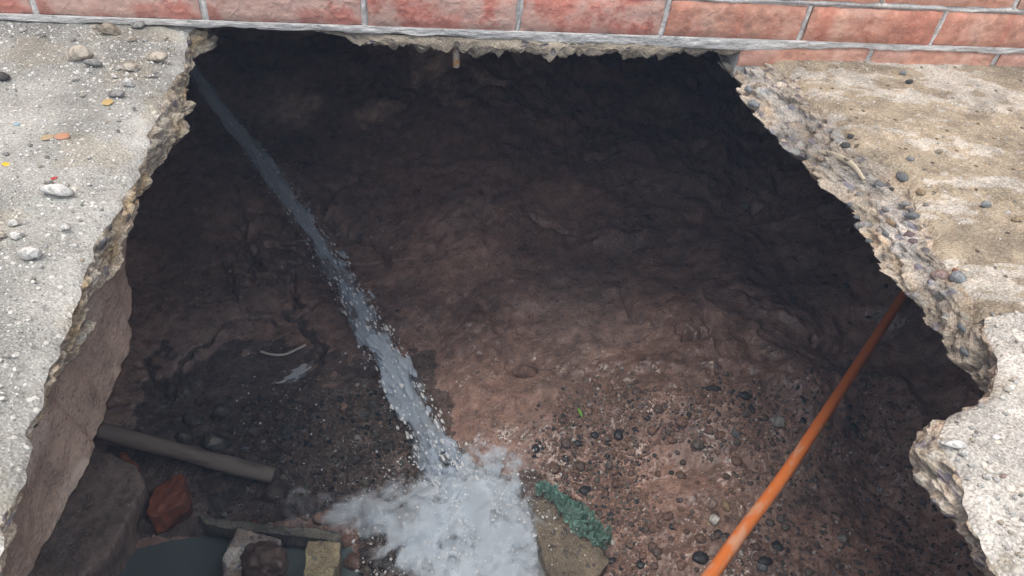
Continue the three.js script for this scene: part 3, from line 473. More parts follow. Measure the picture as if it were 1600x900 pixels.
{ // crumpled green netting
  const c = curve([[0.097, -0.945, 0.2788], [0.1293, -0.94, 0.2968], [0.1567, -0.935, 0.3336], [0.1909, -0.94, 0.3671], [0.2135, -0.95, 0.3935], [0.236, -0.96, 0.4196]]), wid = t => .009 + .018 * sm(.25, .6, t) - .009 * sm(.85, 1, t);
  const g = gridGeo(150, 46, (r, k) => { const t = r / 149, q = k / 45 * 2 - 1, p = c.getPoint(t), tn = c.getTangent(t), w = wid(t) * (1 + .5 * fbm(t * 14, Math.sign(q) * 3, 1, 3)); const n = fbm(t * 16, q * 2.4, 4, 4); return [p.x - tn.z * q * w + .012 * fbm(t * 22, q * 3, 9, 3), p.y + .008 + .018 * n + .008 * Math.abs(fbm(t * 50, q * 9, 7, 3)) - .015 * q * q + .014 * Math.sin(q * 7 + 9 * fbm(t * 9, q, 3, 3)), p.z + tn.x * q * w + .012 * fbm(t * 22, q * 3, 19, 3), t * 8, q * 1.2]; });
  const w = tex(256, (u, v) => { const a = Math.abs(Math.sin((u * 24 + v * 8) * 6.283)), b = .68 + .2 * a + .3 * pf(u, v, 6, 4, 151); return [b * .58, b * .76, b * .70]; }, true);
  const na = tex(256, (u, v) => { const a = Math.abs(Math.sin((u * 24 + v * 8) * 6.283)), b = Math.abs(Math.sin((v * 30 - u * 6) * 6.283)); return grey(sm(.25, .6, Math.max(a, b) * .7 + .5 * pf(u, v, 9, 4, 153)) * .92); });
  tag(put('netting', g, std({ map: w, alphaMap: na, transparent: true, roughness: .7, side: THREE.DoubleSide })), 'crumpled green netting lying on the flat brown stone', 'netting');
}
{ // grey plastic pipe, hollow
  const a = V(...[-0.9343, -0.9248, 0.0776]), b = V(...[-0.5004, -1.0034, 0.1819]), L = a.distanceTo(b), ro = .0185, ri = .0155, prof = [];
  for (let i = 0; i <= 40; i++) prof.push(new THREE.Vector2(ro, L * i / 40)); prof.push(new THREE.Vector2(ro - .001, L + .001), new THREE.Vector2(ri, L)); for (let i = 0; i <= 6; i++) prof.push(new THREE.Vector2(ri, L - .3 * i / 6)); 
  const g = new THREE.LatheGeometry(prof, 28), p = g.attributes.position, col = new Float32Array(p.count * 3);
  for (let i = 0; i < p.count; i++) { const x = p.getX(i), y = p.getY(i), z = p.getZ(i), k = sm(-.15, .3, fbm(x * 40, y * 9, z * 40, 4)), d = .004 * fbm(x * 60, y * 26, z * 60, 4) / ro; p.setXYZ(i, x * (1 + d), y, z * (1 + d)); col.set([mix(.20, .13, k), mix(.165, .10, k), mix(.14, .085, k)], i * 3); }
  g.setAttribute('color', new THREE.BufferAttribute(col, 3)); g.computeVertexNormals(); const m = put('pipe', g, std({ vertexColors: true, roughness: .7, bumpMap: T.stB, bumpScale: .001 }));
  m.position.copy(a); m.quaternion.setFromUnitVectors(V(0, 1, 0), b.clone().sub(a).normalize()); tag(m, 'muddy grey plastic pipe with an open end lying over the stones', 'pipe');
}
{ // orange hose
  const c = curve([[1.2564, -0.6962, -0.2711], [1.0788, -0.6965, -0.0946], [0.9037, -0.6669, 0.0819], [0.733, -0.6308, 0.2531], [0.5845, -0.5956, 0.4014], [0.4481, -0.5521, 0.5369], [0.3378, -0.5141, 0.6408], [0.2466, -0.4782, 0.7292], [0.1309, -0.4157, 0.8367], [-0.0061, -0.3546, 0.9555]]), R = 420, K = 20;
  const g = gridGeo(R, K + 1, (r, k) => { const t = r / (R - 1), p = c.getPointAt(t), tn = c.getTangentAt(t), n1 = V(0, 1, 0).cross(tn).normalize(), n2 = tn.clone().cross(n1), a = k / K * 6.2832, rad = .0109 + .0003 * fbm(t * 60, a, 1, 2); const q = n1.multiplyScalar(Math.cos(a) * rad).addScaledVector(n2, Math.sin(a) * rad).add(p);
    const d = sm(-.05, .45, fbm(t * 40, Math.cos(a) * 1.2, Math.sin(a) * 1.2, 4) + .5 * fbm(t * 130, Math.cos(a) * 3, Math.sin(a) * 3, 3) + .5 * sm(.42, .7, t) - .42); return [q.x, q.y, q.z, t * 30, k / K, mix(.78, .74, d), mix(.22, .37, d), mix(.055, .22, d)]; });
  tag(put('hose', g, std({ vertexColors: true, roughness: .5, bumpMap: T.stB, bumpScale: .0005 })), 'orange hose smeared with dried mud running up out of the hole', 'hose');
}
const looks = new Map([[S.mudA, 'brown'], [S.mudB, 'reddish brown'], [S.mudC, 'dark brown'], [S.mudD, 'grey-brown'], [S.slate, 'slate grey'], [S.ochre, 'ochre'], [S.plum, 'plum-grey'], [S.black, 'black']]);
const marks = [[[.12, .42], 'beside the flat stone and netting'], [[.12, .05], 'just above the splash'], [[.42, .35], 'near the white tile chip'], [[.45, .0], 'at the top of the gravel bank'], [[.3, .55], 'at the bottom edge of the picture'], [[.3, .15], 'in the middle of the gravel bank'], [[-.35, .2], 'near the open pipe end'], [[-.2, -.02], 'in the upper stream left of the jet'], [[-.2, .4], 'beside the mossy block'], [[-.5, .15], 'behind the grey pipe'], [[.8, .1], 'under the right slab'], [[.65, .4], 'right of the lower hose'], [[.9, .5], 'in the far right corner']];
const where = (x, z) => marks.reduce((b, m) => { const d = Math.hypot(m[0][0] - x, m[0][1] - z); return d < b[0] ? [d, m[1]] : b; }, [9, ''])[1];
// noticeable stones of the floor
const rest = (name, g, m, q, sink = .18, tall = 1) => stone(name, g, m, q[0], cavityY(q[0], q[1]), q[1], q.length > 3 ? [q[2], q[3]] : q[2], sink, tall);
[[[[0.4757, 0.3997, 0.0284, 0.0284]], 'tile_chip', angS[4], S.white, 'small white tile chip in the gravel near the hose', 'tile chip'], [[[0.4827, 0.3569, 0.0347, 0.0318]], 'stone', angS[1], S.pink, 'pink angular stone above the white tile chip', 'stone'],
 [[[0.508, 0.3689, 0.0201, 0.0287]], 'stone', roundS[2], S.ochre, 'ochre stone beside the pink angular stone', 'stone'], [[[0.6756, 0.1899, 0.0366, 0.0427]], 'stone', angS[2], S.grey, 'light grey flaky stone left of the hose', 'stone'], [[[0.2531, 0.3993, 0.02, 0.02]], 'tile_chip', angS[3], S.white, 'tiny white chip at the tip of the green netting', 'tile chip'],
 [[[0.783, 0.2082, 0.0275, 0.0198]], 'stone', roundS[1], S.ochre, 'tan pebble touching the right side of the hose', 'stone'], [[[0.87, 0.3604, 0.0232, 0.0232]], 'stone', angS[0], S.grey, 'pale grey chip alone in the dark right corner', 'stone'], [[[0.7262, 0.4769, 0.0247, 0.0192]], 'stone', roundS[4], S.grey, 'grey oval pebble low on the dark right floor', 'stone'],
 [[[1.0297, -0.0837, 0.0333, 0.0267]], 'stone', angS[2], S.grey, 'light grey stone beside the top of the hose', 'stone'], [[[-0.6521, -0.0191, 0.0572, 0.0445]], 'stone', bigS[1], S.mudD, 'round brown stone at the far edge of the stream', 'stone'], [[[-0.6538, 0.0734, 0.0799, 0.0522]], 'stone', bigS[2], S.mudD, 'largest brown stone leaning behind the grey pipe', 'stone'],
 [[[-0.7237, 0.0546, 0.0461, 0.0338]], 'stone', bigS[3], S.mudD, 'brown stone left of the largest stone behind the pipe', 'stone'], [[[-0.7163, -0.0032, 0.0534, 0.0408]], 'stone', bigS[0], S.mudC, 'dark stone left of the round brown stone', 'stone'], [[[-0.498, 0.2036, 0.0624, 0.0654]], 'stone', bigS[1], S.mudA, 'brown boulder just below the open pipe end', 'stone'],
 [[[-0.4681, 0.2544, 0.038, 0.035]], 'stone', bigS[2], S.mudB, 'reddish stone right of the concrete slab edge', 'stone'], [[[-0.6135, 0.2308, 0.0494, 0.0436]], 'stone', bigS[3], S.mudC, 'dark flat stone on the concrete slab edge', 'stone'], [[[-0.5927, 0.2152, 0.0117, 0.0117]], 'brick_chip', angS[2], S.red, 'tiny orange chip on the stones by the pipe', 'brick chip'],
 [[[-0.5329, 0.2754, 0.0202, 0.0202]], 'brick_chip', angS[4], S.red, 'orange-red chip at the head of the pale concrete block', 'brick chip'], [[[-0.391, 0.2774, 0.0379, 0.035]], 'stone', bigS[0], S.mudB, 'red-brown stone left of the white water', 'stone'], [[[-0.3108, 0.3819, 0.0478, 0.0394]], 'stone', bigS[2], S.mudA, 'red-brown stone right of the mossy block', 'stone'],
 [[[-0.2738, 0.3603, 0.0398, 0.0284]], 'stone', bigS[3], S.mudB, 'reddish stone washed by the lower splash', 'stone'], [[[-0.2424, 0.3947, 0.0421, 0.0365]], 'stone', bigS[1], S.mudC, 'dark stone under the lower left splash', 'stone'], [[[0.1117, -0.0733, 0.0735, 0.0401]], 'stone', bigS[2], S.mudB, 'smooth red-brown stone half sunk in the mud above the splash', 'stone'],
 [[[-0.6968, -0.4974, 0.0259, 0.0185]], 'stone', angS[1], S.grey, 'pale chip stuck in the left mud wall', 'stone'], [[[0.0929, -0.8375, 0.0208, 0.0125]], 'stone', angS[1], S.cream, 'pale chip on the dark back wall', 'stone'], [[[0.8515, -0.6007, 0.0318, 0.0278]], 'stone', angS[4], S.grey, 'pale sliver stuck in the right mud wall', 'stone'], [[[-0.2934, 0.1913, 0.0272, 0.0166]], 'stone', roundS[4], S.tan, 'tan pebble in the white water left of the jet', 'stone'],
].forEach(([[q], n, g, m, l, c]) => tag(rest(n, g, m, q, .16), l, c));
for (const q of [[0.18, 0.1857, 0.0277], [0.312, 0.1517, 0.0264, 0.031], [0.215, 0.1568, 0.0264], [0.2178, 0.2655, 0.0362, 0.0271], [0.1149, 0.1551, 0.0217, 0.0248], [0.5404, 0.097, 0.0437, 0.0187], [0.6108, 0.1261, 0.0371, 0.0217], [0.6206, 0.1558, 0.0184, 0.0246], [0.3827, 0.133, 0.0217], [0.188, 0.0906, 0.0221], [0.256, 0.1447, 0.0233], [0.4709, 0.1963, 0.0137], [0.7446, 0.1554, 0.0154, 0.0246], [0.2814, 0.1931, 0.0184], [0.3904, 0.2112, 0.0153], [0.4183, 0.258, 0.0151], [0.4264, 0.4727, 0.0386, 0.0276], [0.4912, 0.4339, 0.0224], [0.4761, 0.4275, 0.0253], [0.5871, 0.4741, 0.0357, 0.0275], [0.5506, 0.5036, 0.0326, 0.0244], [0.3924, 0.3908, 0.0286, 0.0172], [0.2498, 0.4391, 0.0309, 0.0197], [0.3067, 0.4623, 0.0278, 0.0222], [0.8617, 0.2103, 0.0184, 0.0276], [0.7362, 0.196, 0.0183, 0.0244], [0.4739, 0.1486, 0.0154, 0.0216], [0.7783, 0.187, 0.0153, 0.0245]])
  tag(rest('black_pebble', pick(rnd() < .5 ? roundS : angS), S.black, [q[0], q[1], q[2] * rr(.75, 1), q[3] ?? q[2] * .8], .16, .75), 'smooth black pebble ' + where(q[0], q[1]), 'pebble', 'black pebbles in the gravel');
for (const q of [[0.9894, -0.2544, 0.0196], [0.9874, -0.1942, 0.0279, 0.0244], [0.9705, -0.1953, 0.014], [1.0673, -0.1522, 0.0204, 0.017], [1.012, -0.0906, 0.0235, 0.0117], [-0.2209, -0.3251, 0.0216, 0.0108], [0.8563, -0.1966, 0.0245, 0.0175], [0.9665, -0.0893, 0.0135]])
  tag(rest('black_pebble', pick(rnd() < .5 ? roundS : angS), S.black, [q[0], q[1], q[2] * rr(.75, 1), q[3] ?? q[2] * .8], .16, .75), 'black pebble stuck in the mud slope high under the slab', 'pebble', 'black pebbles in the mud slope');
{ // small green leaf
  const [q] = [[0.2271, 0.0903, 0.0142]], s = new THREE.Shape(); s.moveTo(0, -.012); s.quadraticCurveTo(.008, 0, 0, .014); s.quadraticCurveTo(-.008, 0, 0, -.012); const g = new THREE.ExtrudeGeometry(s, { depth: .0006, bevelEnabled: false }); g.rotateX(-1.1); g.rotateY(.4);
  const m = put('leaf', g, roughMat([.16, .34, .05], .6)); m.position.set(q[0], cavityY(q[0], q[1]) + .008, q[1]); tag(m, 'tiny bright green leaf on the brown gravel', 'leaf');
}
{ // pale root at the far shore
  const c = curve([[-0.5771, -1.0048, -0.1989], [-0.5478, -1.0055, -0.1874], [-0.5148, -1.0058, -0.1867], [-0.4912, -1.0055, -0.1994], [-0.4627, -1.0027, -0.2191]].map(p => [p[0], Math.max(cavityY(p[0], p[2]) + .003, -.995), p[2]]));
  tag(put('root', new THREE.TubeGeometry(c, 50, .0035, 7), roughMat([.52, .47, .42], .6)), 'thin pale curved root at the far shore of the stream', 'root');
}
// gravel: larger stones one by one, the rest as grit
function inside(P, x, z) { let c = false; for (let i = 0, j = P.length - 1; i < P.length; j = i++) if ((P[i][1] > z) !== (P[j][1] > z) && x < (P[j][0] - P[i][0]) * (z - P[i][1]) / (P[j][1] - P[i][1]) + P[i][0]) c = !c; return c; }
function sample(P) { const xs = P.map(p => p[0]), zs = P.map(p => p[1]); for (;;) { const x = rr(Math.min(...xs), Math.max(...xs)), z = rr(Math.min(...zs), Math.max(...zs)); if (inside(P, x, z)) return [x, z]; } }
const bedP = [[-0.5383, -0.0258], [-0.2527, -0.0684], [-0.1722, 0.1039], [-0.1884, 0.2072], [-0.3072, 0.2165], [-0.3643, 0.2442], [-0.3026, 0.3396], [-0.1898, 0.4496], [-0.3273, 0.4253], [-0.3614, 0.3235], [-0.4332, 0.2793], [-0.4813, 0.2221], [-0.6361, 0.2193], [-0.688, 0.1558], [-0.6169, 0.0668]];
const gravP = [[0.1365, 0.1365], [0.2318, 0.0093], [0.5207, -0.0033], [0.6741, 0.1215], [0.5971, 0.3184], [0.4482, 0.5351], [0.2323, 0.4946], [0.2612, 0.4129], [0.2338, 0.3297], [0.1424, 0.2387]];
const darkP = [[0.6741, 0.1215], [0.9201, 0.029], [1.0433, 0.2354], [1.0045, 0.4454], [0.953, 0.62], [0.4615, 0.5365], [0.6098, 0.322]];
const browns = [S.mudA, S.mudB, S.mudC, S.mudD, S.mudB];
for (let i = 0; i < 130; i++) { const [x, z] = sample(bedP), s = .016 + .026 * Math.pow(rnd(), 2.4); const m = pick(browns); tag(rest('cobble', pick(rnd() < .3 ? roundS : angS), m, [x, z, s], .22, .9), (s > .03 ? 'large ' : s > .021 ? 'medium ' : 'small ') + looks.get(m) + ' cobble in the stream bed ' + where(x, z), 'cobble', 'cobbles in the stream bed'); }
for (let i = 0; i < 200; i++) { const [x, z] = sample(gravP), s = .012 + .018 * Math.pow(rnd(), 3); const m = rnd() < .06 ? pick([S.slate, S.ochre, S.plum]) : pick(browns), an = rnd() < .65; tag(rest('gravel_stone', pick(an ? angS : roundS), m, [x, z, s], .22, .85), (s > .022 ? 'large ' : s > .016 ? 'medium ' : 'small ') + (an ? 'angular ' : 'rounded ') + looks.get(m) + ' gravel stone ' + where(x, z), 'stone', 'stones of the gravel bank'); }
for (let i = 0; i < 60; i++) { const [x, z] = sample(darkP), s = .008 + .014 * Math.pow(rnd(), 2.4); const m = pick([S.mudC, S.mudD, S.slate, S.black, S.mudD]); tag(rest('dark_stone', pick(roundS), m, [x, z, s], .2), (s > .018 ? 'larger ' : 'small ') + looks.get(m) + ' stone on the shaded floor ' + where(x, z), 'stone', 'stones on the shaded right floor'); }
const wetGrit = std({ color: 0xffffff, roughness: .6 });
const browner = () => { const k = rnd(), b = rr(.6, 1.25); return k < .12 ? [.03, .033, .036] : k < .16 ? [.4 * b, .36 * b, .33 * b] : k < .3 ? [.13 * b, .115 * b, .10 * b] : [.20 * b, .125 * b, .095 * b]; };
scatter('gravel', 'fine wet brown gravel between splash and hose', 'gravel', 8000, tinyS[2], wetGrit, () => { let [x, z] = sample(gravP); x += .08 * (rnd() + rnd() - 1); z += .08 * (rnd() + rnd() - 1); if (fbm(x * 7, 3, z * 7, 3) < rr(-.35, .1)) return null; const s = .003 + .010 * Math.pow(rnd(), 3); return [x, cavityY(x, z) + s * .05, z, s, browner()]; });
scatter('gravel', 'fine wet gravel in the stream bed', 'gravel', 3200, tinyS[1], wetGrit, () => { let [x, z] = sample(bedP); x += .1 * (rnd() + rnd() - 1); z += .1 * (rnd() + rnd() - 1); const s = .005 + .013 * Math.pow(rnd(), 3); return [x, cavityY(x, z) + s * .12, z, s, browner()]; });
scatter('gravel', 'scattered dark grit on the shaded right floor', 'gravel', 2600, tinyS[0], wetGrit, () => { const [x, z] = sample(darkP); const s = .003 + .009 * Math.pow(rnd(), 3), b = rr(.5, 1.2); return [x, cavityY(x, z) + s * .12, z, s, rnd() < .06 ? [.4, .38, .36] : [.08 * b, .075 * b, .07 * b]]; });
scatter('grit', 'sparse specks of grit on the mud slopes', 'grit', 1100, tinyS[2], wetGrit, () => { const x = rr(-1, 1.15), z = rr(-.9, .3), s = .002 + .006 * Math.pow(rnd(), 3); return [x, cavityY(x, z) + s * .1, z, s, browner()]; });

// ---------------------------------------------------------------- water
T.rip = tex(512, (u, v) => grey(.5 + .5 * pf(u + .04 * pf(u, v, 5, 3, 161), v, 7, 5, 162)));
const streamY = (x, z) => -1.000 - .14 * sm(.24, .30, z + .1 * (x + .3)) * sm(-.26, -.38, x) - .02 * sm(.3, .5, z);
{
  const nx = 170, nz = 190, g = gridGeo(nz, nx, (r, c) => { const x = mix(-1.0, .22, c / (nx - 1)), z = mix(-.45, .95, r / (nz - 1)), calm = sm(-.2, -.5, x) * sm(.3, .4, z); return [x, streamY(x, z) + (.010 * fbm(x * 18, 1, z * 14, 3) + .009 * fbm(x * 40, 2, z * 60, 3)) * (1 - .85 * calm), z, x, z]; });
  const w = put('stream_water', g, phy({ color: new THREE.Color(.66, .70, .71), roughness: .02, transmission: 1, thickness: 0, ior: 1.33, bumpMap: rep(T.rip, .16), bumpScale: .016 })); struct(w, 'shallow clear stream running over the stones');
}
{ // murky pool below the concrete ledge
  const nx = 90, nz = 90, g = gridGeo(nz, nx, (r, c) => { const x = mix(-1.0, -.19, c / (nx - 1)), z = mix(.27, 1.0, r / (nz - 1)); return [x, -1.048 + .003 * fbm(x * 14, 1, z * 14, 3), z, x, z]; });
  struct(put('pool_water', g, phy({ color: new THREE.Color(.15, .185, .185), roughness: .1, transmission: .35, thickness: 0, ior: 1.33, bumpMap: rep(T.rip, .3), bumpScale: .003 })), 'murky grey-green pool at the lower left');
}
function nets(nx, ny, nz, f, map) { // surface of f = 0 on a grid (surface nets), inside is f > 0
  const F = new Float32Array(nx * ny * nz), id = new Int32Array(nx * ny * nz).fill(-1), P = [], UV = [], I = [], at = (i, j, k) => (i * ny + j) * nz + k;
  for (let i = 0; i < nx; i++) for (let j = 0; j < ny; j++) for (let k = 0; k < nz; k++) F[at(i, j, k)] = i && j && k && i < nx - 1 && j < ny - 1 && k < nz - 1 ? f(i, j, k) : -1;
  for (let i = 0; i < nx - 1; i++) for (let j = 0; j < ny - 1; j++) for (let k = 0; k < nz - 1; k++) {
    let n = 0, x = 0, y = 0, z = 0;
    for (let a = 0; a < 8; a++) for (let b = 0; b < 3; b++) { if (a >> b & 1) continue; const c = a | 1 << b, u = F[at(i + (a & 1), j + (a >> 1 & 1), k + (a >> 2))], v = F[at(i + (c & 1), j + (c >> 1 & 1), k + (c >> 2))]; if (u > 0 === v > 0) continue; const t = u / (u - v); n++; x += (a & 1) + (b === 0 ? t : 0); y += (a >> 1 & 1) + (b === 1 ? t : 0); z += (a >> 2) + (b === 2 ? t : 0); }
    if (n) { id[at(i, j, k)] = P.length / 3; P.push(...map(i + x / n, j + y / n, k + z / n)); UV.push(0, 0); }
  }
  const quad = (a, b, c, d, s) => s ? I.push(a, b, c, a, c, d) : I.push(a, c, b, a, d, c);
  for (let i = 1; i < nx - 1; i++) for (let j = 1; j < ny - 1; j++) for (let k = 1; k < nz - 1; k++) {
    const s = F[at(i, j, k)] > 0;
    if (s !== F[at(i + 1, j, k)] > 0) quad(id[at(i, j - 1, k - 1)], id[at(i, j, k - 1)], id[at(i, j, k)], id[at(i, j - 1, k)], s);
    if (s !== F[at(i, j + 1, k)] > 0) quad(id[at(i - 1, j, k - 1)], id[at(i - 1, j, k)], id[at(i, j, k)], id[at(i, j, k - 1)], s);
    if (s !== F[at(i, j, k + 1)] > 0) quad(id[at(i - 1, j - 1, k)], id[at(i, j - 1, k)], id[at(i, j, k)], id[at(i - 1, j, k)], s);
  }
  const g = new THREE.BufferGeometry(); g.setAttribute('position', new THREE.Float32BufferAttribute(P, 3)); g.setAttribute('uv', new THREE.Float32BufferAttribute(UV, 2)); g.setIndex(I); g.computeVertexNormals(); return g;
}
// white water: thin torn sheets of foam over one another
function alphaTex(n, fn) { return tex(n, (u, v) => grey(fn(u, v))); }
const foamMat = (a, c = [.78, .86, .94]) => phy({ color: new THREE.Color(...c), roughness: .55, transmission: .25, thickness: 0, ior: 1.2, transparent: true, alphaMap: a, side: THREE.DoubleSide });
const jetPts = [[-1.0196, -0.5763, -1.3519], [-0.8966, -0.6474, -1.165], [-0.7914, -0.7043, -1.0087], [-0.5959, -0.7945, -0.735], [-0.4344, -0.8667, -0.4846], [-0.3217, -0.9124, -0.282], [-0.2152, -0.945, -0.0512], [-0.1131, -0.9777, 0.1788], [-0.07, -0.9946, 0.286]];
const jetC = curve(jetPts), end = jetPts[jetPts.length - 1];
{
  const splash = new THREE.Group(); splash.name = 'splash'; scene.add(splash); tag(splash, 'white foaming splash where the water jet lands', 'splash');
  const cx = end[0], cz = end[2]; splash.position.set(0, 0, 0);
  const lobes = [[0, .03, .12, .10, 1], [.03, .09, .13, .09, 1], [.08, .17, .07, .13, .85], [-.08, .06, .12, .07, .85], [-.19, .03, .10, .05, .40], [-.28, -.01, .09, .045, .27], [.06, -.04, .08, .08, .7], [.0, .2, .12, .06, .55], [.03, -.10, .05, .06, .45], [-.1, .18, .1, .08, .3]];
  const dens = (x, z) => { let d = 0; for (const [lx, lz, a, b, k] of lobes) { const q = ((x - cx - lx) / a) ** 2 + ((z - cz - lz) / b) ** 2; d = Math.max(d, k * Math.exp(-q * .9)); } return d; };
  for (let s = 0; s < 4; s++) {
    const N = 640, X0 = -.60, X1 = .27, Z0 = -.24, Z1 = .36, at = alphaTex(N, (u, v) => {
      const x = cx + mix(X0, X1, u), z = cz + mix(Z0, Z1, v), wx = x + .07 * fbm(x * 9, s * .3, z * 9, 4), wz = z + .07 * fbm(x * 9, s * .3 + 5, z * 9, 4);
      const dx = x - cx, dz = z - cz, R = Math.hypot(dx, dz), A = Math.atan2(dz, dx), st = fbm(R * 14 + s, Math.cos(A) * 3.2, Math.sin(A) * 3.2 + s * 3, 4), d = dens(wx, wz), f = fbm(wx * 30, s * 7, wz * 30, 6);
      return sm(.17, .88, d * (1 + 2.3 * f + 1.8 * st) + (.3 * f + .15 * st) * sm(0, .2, d) - .03 * s) * (.55 - .05 * s) * sm(0, .06, u) * sm(1, .94, u) * sm(0, .06, v) * sm(1, .94, v);
    }); at.wrapS = at.wrapT = THREE.ClampToEdgeWrapping;
    const n = 150, g = gridGeo(n, n, (r, c) => { const u = c / (n - 1), v = r / (n - 1), x = cx + mix(X0, X1, u), z = cz + mix(Z0, Z1, v), d = dens(x, z); return [x, Math.max(streamY(x, z), cavityY(x, z)) + .006 + .008 * s + d * (.028 + .013 * s) * (1 + 1.0 * fbm(x * 12, s * 3, z * 12, 3)) + .003 * fbm(x * 40, s, z * 40, 2), z, u, v]; });
    put('foam', g, foamMat(at), splash);
  }
  { // churning water heaped up round the point of impact
    const e = .0042, x0 = cx - .34, z0 = cz - .17, y0 = -1.08, nx = 134, ny = 40, nz = 118, base = new Float32Array(nx * nz), den = new Float32Array(nx * nz);
    for (let k = 0; k < nz; k++) for (let i = 0; i < nx; i++) { const x = x0 + i * e, z = z0 + k * e; base[k * nx + i] = Math.max(streamY(x, z), cavityBase(x, z) + .004); den[k * nx + i] = dens(x, z); }
    const g = nets(nx, ny, nz, (i, j, k) => { const d = Math.max(0, den[k * nx + i] * 1.25 - .3), h = y0 + j * e - base[k * nx + i]; if (d < .02 || h > .13) return -1; if (h < -.012) return -1; const x = x0 + i * e, y = y0 + j * e, z = z0 + k * e; return d * .040 * (1 + 1.9 * fbm(x * 17, y * 17, z * 17, 3)) + .034 * fbm(x * 34, y * 34, z * 34, 3) - h - .012; },
      (i, j, k) => [x0 + i * e, y0 + j * e, z0 + k * e]);
    put('churned_water', g, phy({ color: new THREE.Color(.86, .92, .97), roughness: .12, transmission: .5, thickness: 0, ior: 1.33 }), splash);
  }
  // thrown drops
  const n = 1500, dm = new THREE.InstancedMesh(new THREE.IcosahedronGeometry(.5, 1), phy({ color: 0xffffff, roughness: .05, transmission: .55, thickness: 0, ior: 1.33 }), n), o = new THREE.Object3D();
  for (let i = 0; i < n; i++) { const a = rnd() * 6.283, r = .03 + .2 * Math.pow(rnd(), 1.4), x = cx + .03 + Math.cos(a) * r * 1.2, z = cz + .06 + Math.sin(a) * r, s = .0018 + .0045 * Math.pow(rnd(), 4); o.position.set(x, Math.max(streamY(x, z), cavityY(x, z)) + .02 + .12 * Math.pow(rnd(), 2) * Math.exp(-r * 6) + .02 * rnd(), z); o.scale.set(s, s * rr(1, 1.8), s); o.rotation.set(rr(-1, 1), 0, rr(-1, 1)); o.updateMatrix(); dm.setMatrixAt(i, o.matrix); }
  dm.name = 'droplets'; dm.userData.kind = 'stuff'; dm.castShadow = true; splash.add(dm);
}
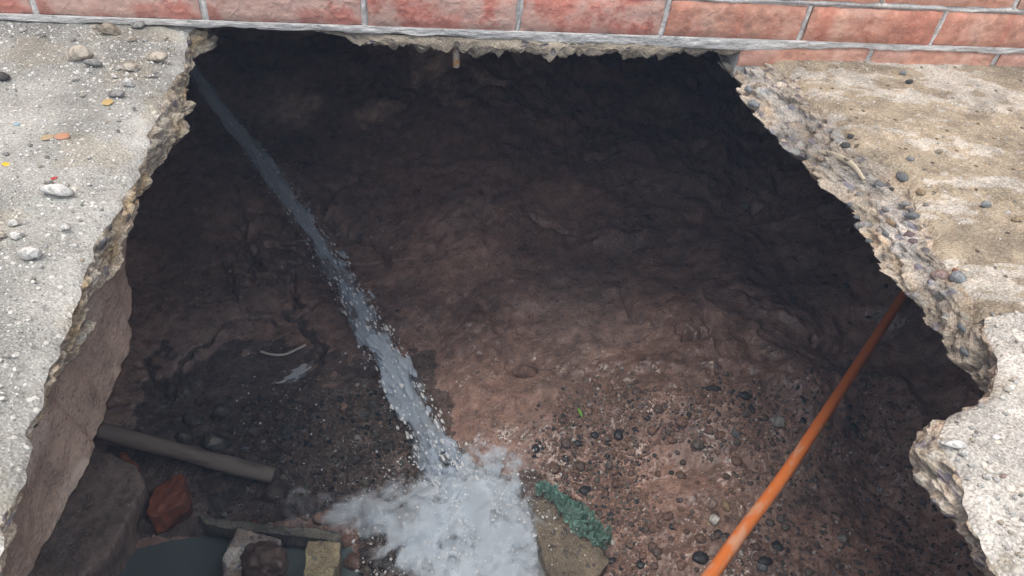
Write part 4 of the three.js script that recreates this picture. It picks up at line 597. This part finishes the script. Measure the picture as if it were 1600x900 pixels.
{ // the jet itself
  const jet = new THREE.Group(); jet.name = 'water_jet'; scene.add(jet); tag(jet, 'jet of water arching from the dark upper left into the hole', 'water jet');
  const rad = t => .028 + .027 * t;
  const frame = t => { const p = jetC.getPoint(t), tn = jetC.getTangent(t), a = V(0, 1, 0).cross(tn).normalize(), b = tn.clone().cross(a); return [p, tn, a, b]; };
  for (let s = 0; s < 2; s++) {
    const at = alphaTex(512, (u, v) => { const f = pf(u, v * .5, 8, 5, 171 + s * 9), k = pn(u * 30, v * 6, 1e4, 175 + s) * .22 + pn(u * 70, v * 16, 1e4, 176 + s) * .12; return sm(-.15 + .12 * s, .35 + .12 * s, f * 1.1 + k) * (.42 - .1 * s); });
    const R = 300, K = 36, g = gridGeo(R, K + 1, (r, k) => {
      const t = r / (R - 1), [p, , a, b] = frame(t), A = (k % K) / K * 6.2832, ca = Math.cos(A), sa = Math.sin(A), rr0 = rad(t) * (.5 + .25 * s) * (1 + (.4 + .6 * t) * fbm(ca * 1.7 + s * 5 + t * 4, sa * 1.7, t * 13, 3) + (.15 + .5 * t) * fbm(ca * 4, sa * 4, t * 34, 4));
      const q = a.multiplyScalar(ca * rr0).addScaledVector(b, sa * rr0).add(p); return [q.x, q.y, q.z, t * 5, k / K * 1];
    });
    put('water_sheet', g, phy({ color: new THREE.Color(.72, .80, .88), roughness: .12, transmission: .6, thickness: 0, ior: 1.33, transparent: true, alphaMap: at, side: THREE.DoubleSide }), jet);
  }
  { // the body of the jet: a torn, lumpy mass of water
    const g = nets(440, 36, 36, (i, j, k) => { const t = i / 439, a = (j / 35 - .5) * 2.7, b = (k / 35 - .5) * 2.7, r = Math.hypot(a, b), q = sm(.1, .8, t); return .52 - .16 * q - r + (.35 + .95 * q) * fbm(t * 24, a * 1.35 + 3, b * 1.35, 3) + (.1 + .4 * q) * fbm(t * 52 + 9, a * 3, b * 3, 2); },
      (i, j, k) => { const t = Math.min(1, i / 439), [p, , a, b] = frame(t), R = rad(t), u = (j / 35 - .5) * 2.7 * R, v = (k / 35 - .5) * 2.7 * R; return [p.x + a.x * u + b.x * v, p.y + a.y * u + b.y * v, p.z + a.z * u + b.z * v]; });
    put('water_body', g, phy({ color: new THREE.Color(.80, .87, .94), roughness: .06, transmission: .72, thickness: 0, ior: 1.33 }), jet);
  }
  const n = 1300, dm = new THREE.InstancedMesh(new THREE.IcosahedronGeometry(.5, 1), phy({ color: 0xffffff, roughness: .04, transmission: .55, thickness: 0, ior: 1.33 }), n), o = new THREE.Object3D();
  for (let i = 0; i < n; i++) {
    const t = .3 + .68 * Math.pow(rnd(), .75), [p, tn, a, b] = frame(t), A = rnd() * 6.283, R = rad(t) * (.65 + .5 * Math.pow(rnd(), 1.3) + (rnd() < .06 ? .6 * rnd() : 0)), s = (.002 + .007 * Math.pow(rnd(), 3)) * (.4 + .6 * t);
    o.position.copy(p).addScaledVector(a, Math.cos(A) * R).addScaledVector(b, Math.sin(A) * R); o.quaternion.setFromUnitVectors(V(0, 1, 0), tn); o.scale.set(s, s * rr(1, 3), s); o.updateMatrix(); dm.setMatrixAt(i, o.matrix);
  }
  dm.name = 'droplets'; dm.userData.kind = 'stuff'; dm.castShadow = true; jet.add(dm);
}
for (const [pts, l] of [[[[-0.5169, -0.0859], [-0.4906, -0.1235], [-0.4367, -0.1569], [-0.4182, -0.1299], [-0.4317, -0.0958], [-0.4786, -0.0846]], 'pale foam patch floating on the upper stream']]) {
  const at = alphaTex(128, (u, v) => sm(.1, .5, 1 - 2 * Math.hypot(u - .5, v - .5) + .9 * pf(u, v, 5, 4, 191)) * .8); const xs = pts.map(p => p[0]), zs = pts.map(p => p[1]), x0 = Math.min(...xs), x1 = Math.max(...xs), z0 = Math.min(...zs), z1 = Math.max(...zs);
  tag(put('foam_patch', gridGeo(24, 24, (r, c) => { const u = c / 23, v = r / 23, x = mix(x0, x1, u), z = mix(z1, z0, v) ; return [x + .04 * (v - .5), streamY(x, z) + .009, z - .03 * (u - .5), u, v]; }), foamMat(at, [.6, .62, .66])), l, 'foam');
}

scatter('foam_flecks', 'pale flecks of foam drifting on the upper stream', 'foam', 160, tinyS[1], std({ color: 0xffffff, roughness: .3 }), () => { const x = rr(-.62, -.12), z = rr(-.25, .26); if (fbm(x * 9, 6, z * 9, 3) < .02) return null; const y = streamY(x, z); if (cavityY(x, z) > y + .004) return null; const b = rr(.3, .7); return [x, y + .006, z, .002 + .006 * Math.pow(rnd(), 3), [b, b, b * 1.04], .3]; });

renderer.render(scene, camera);
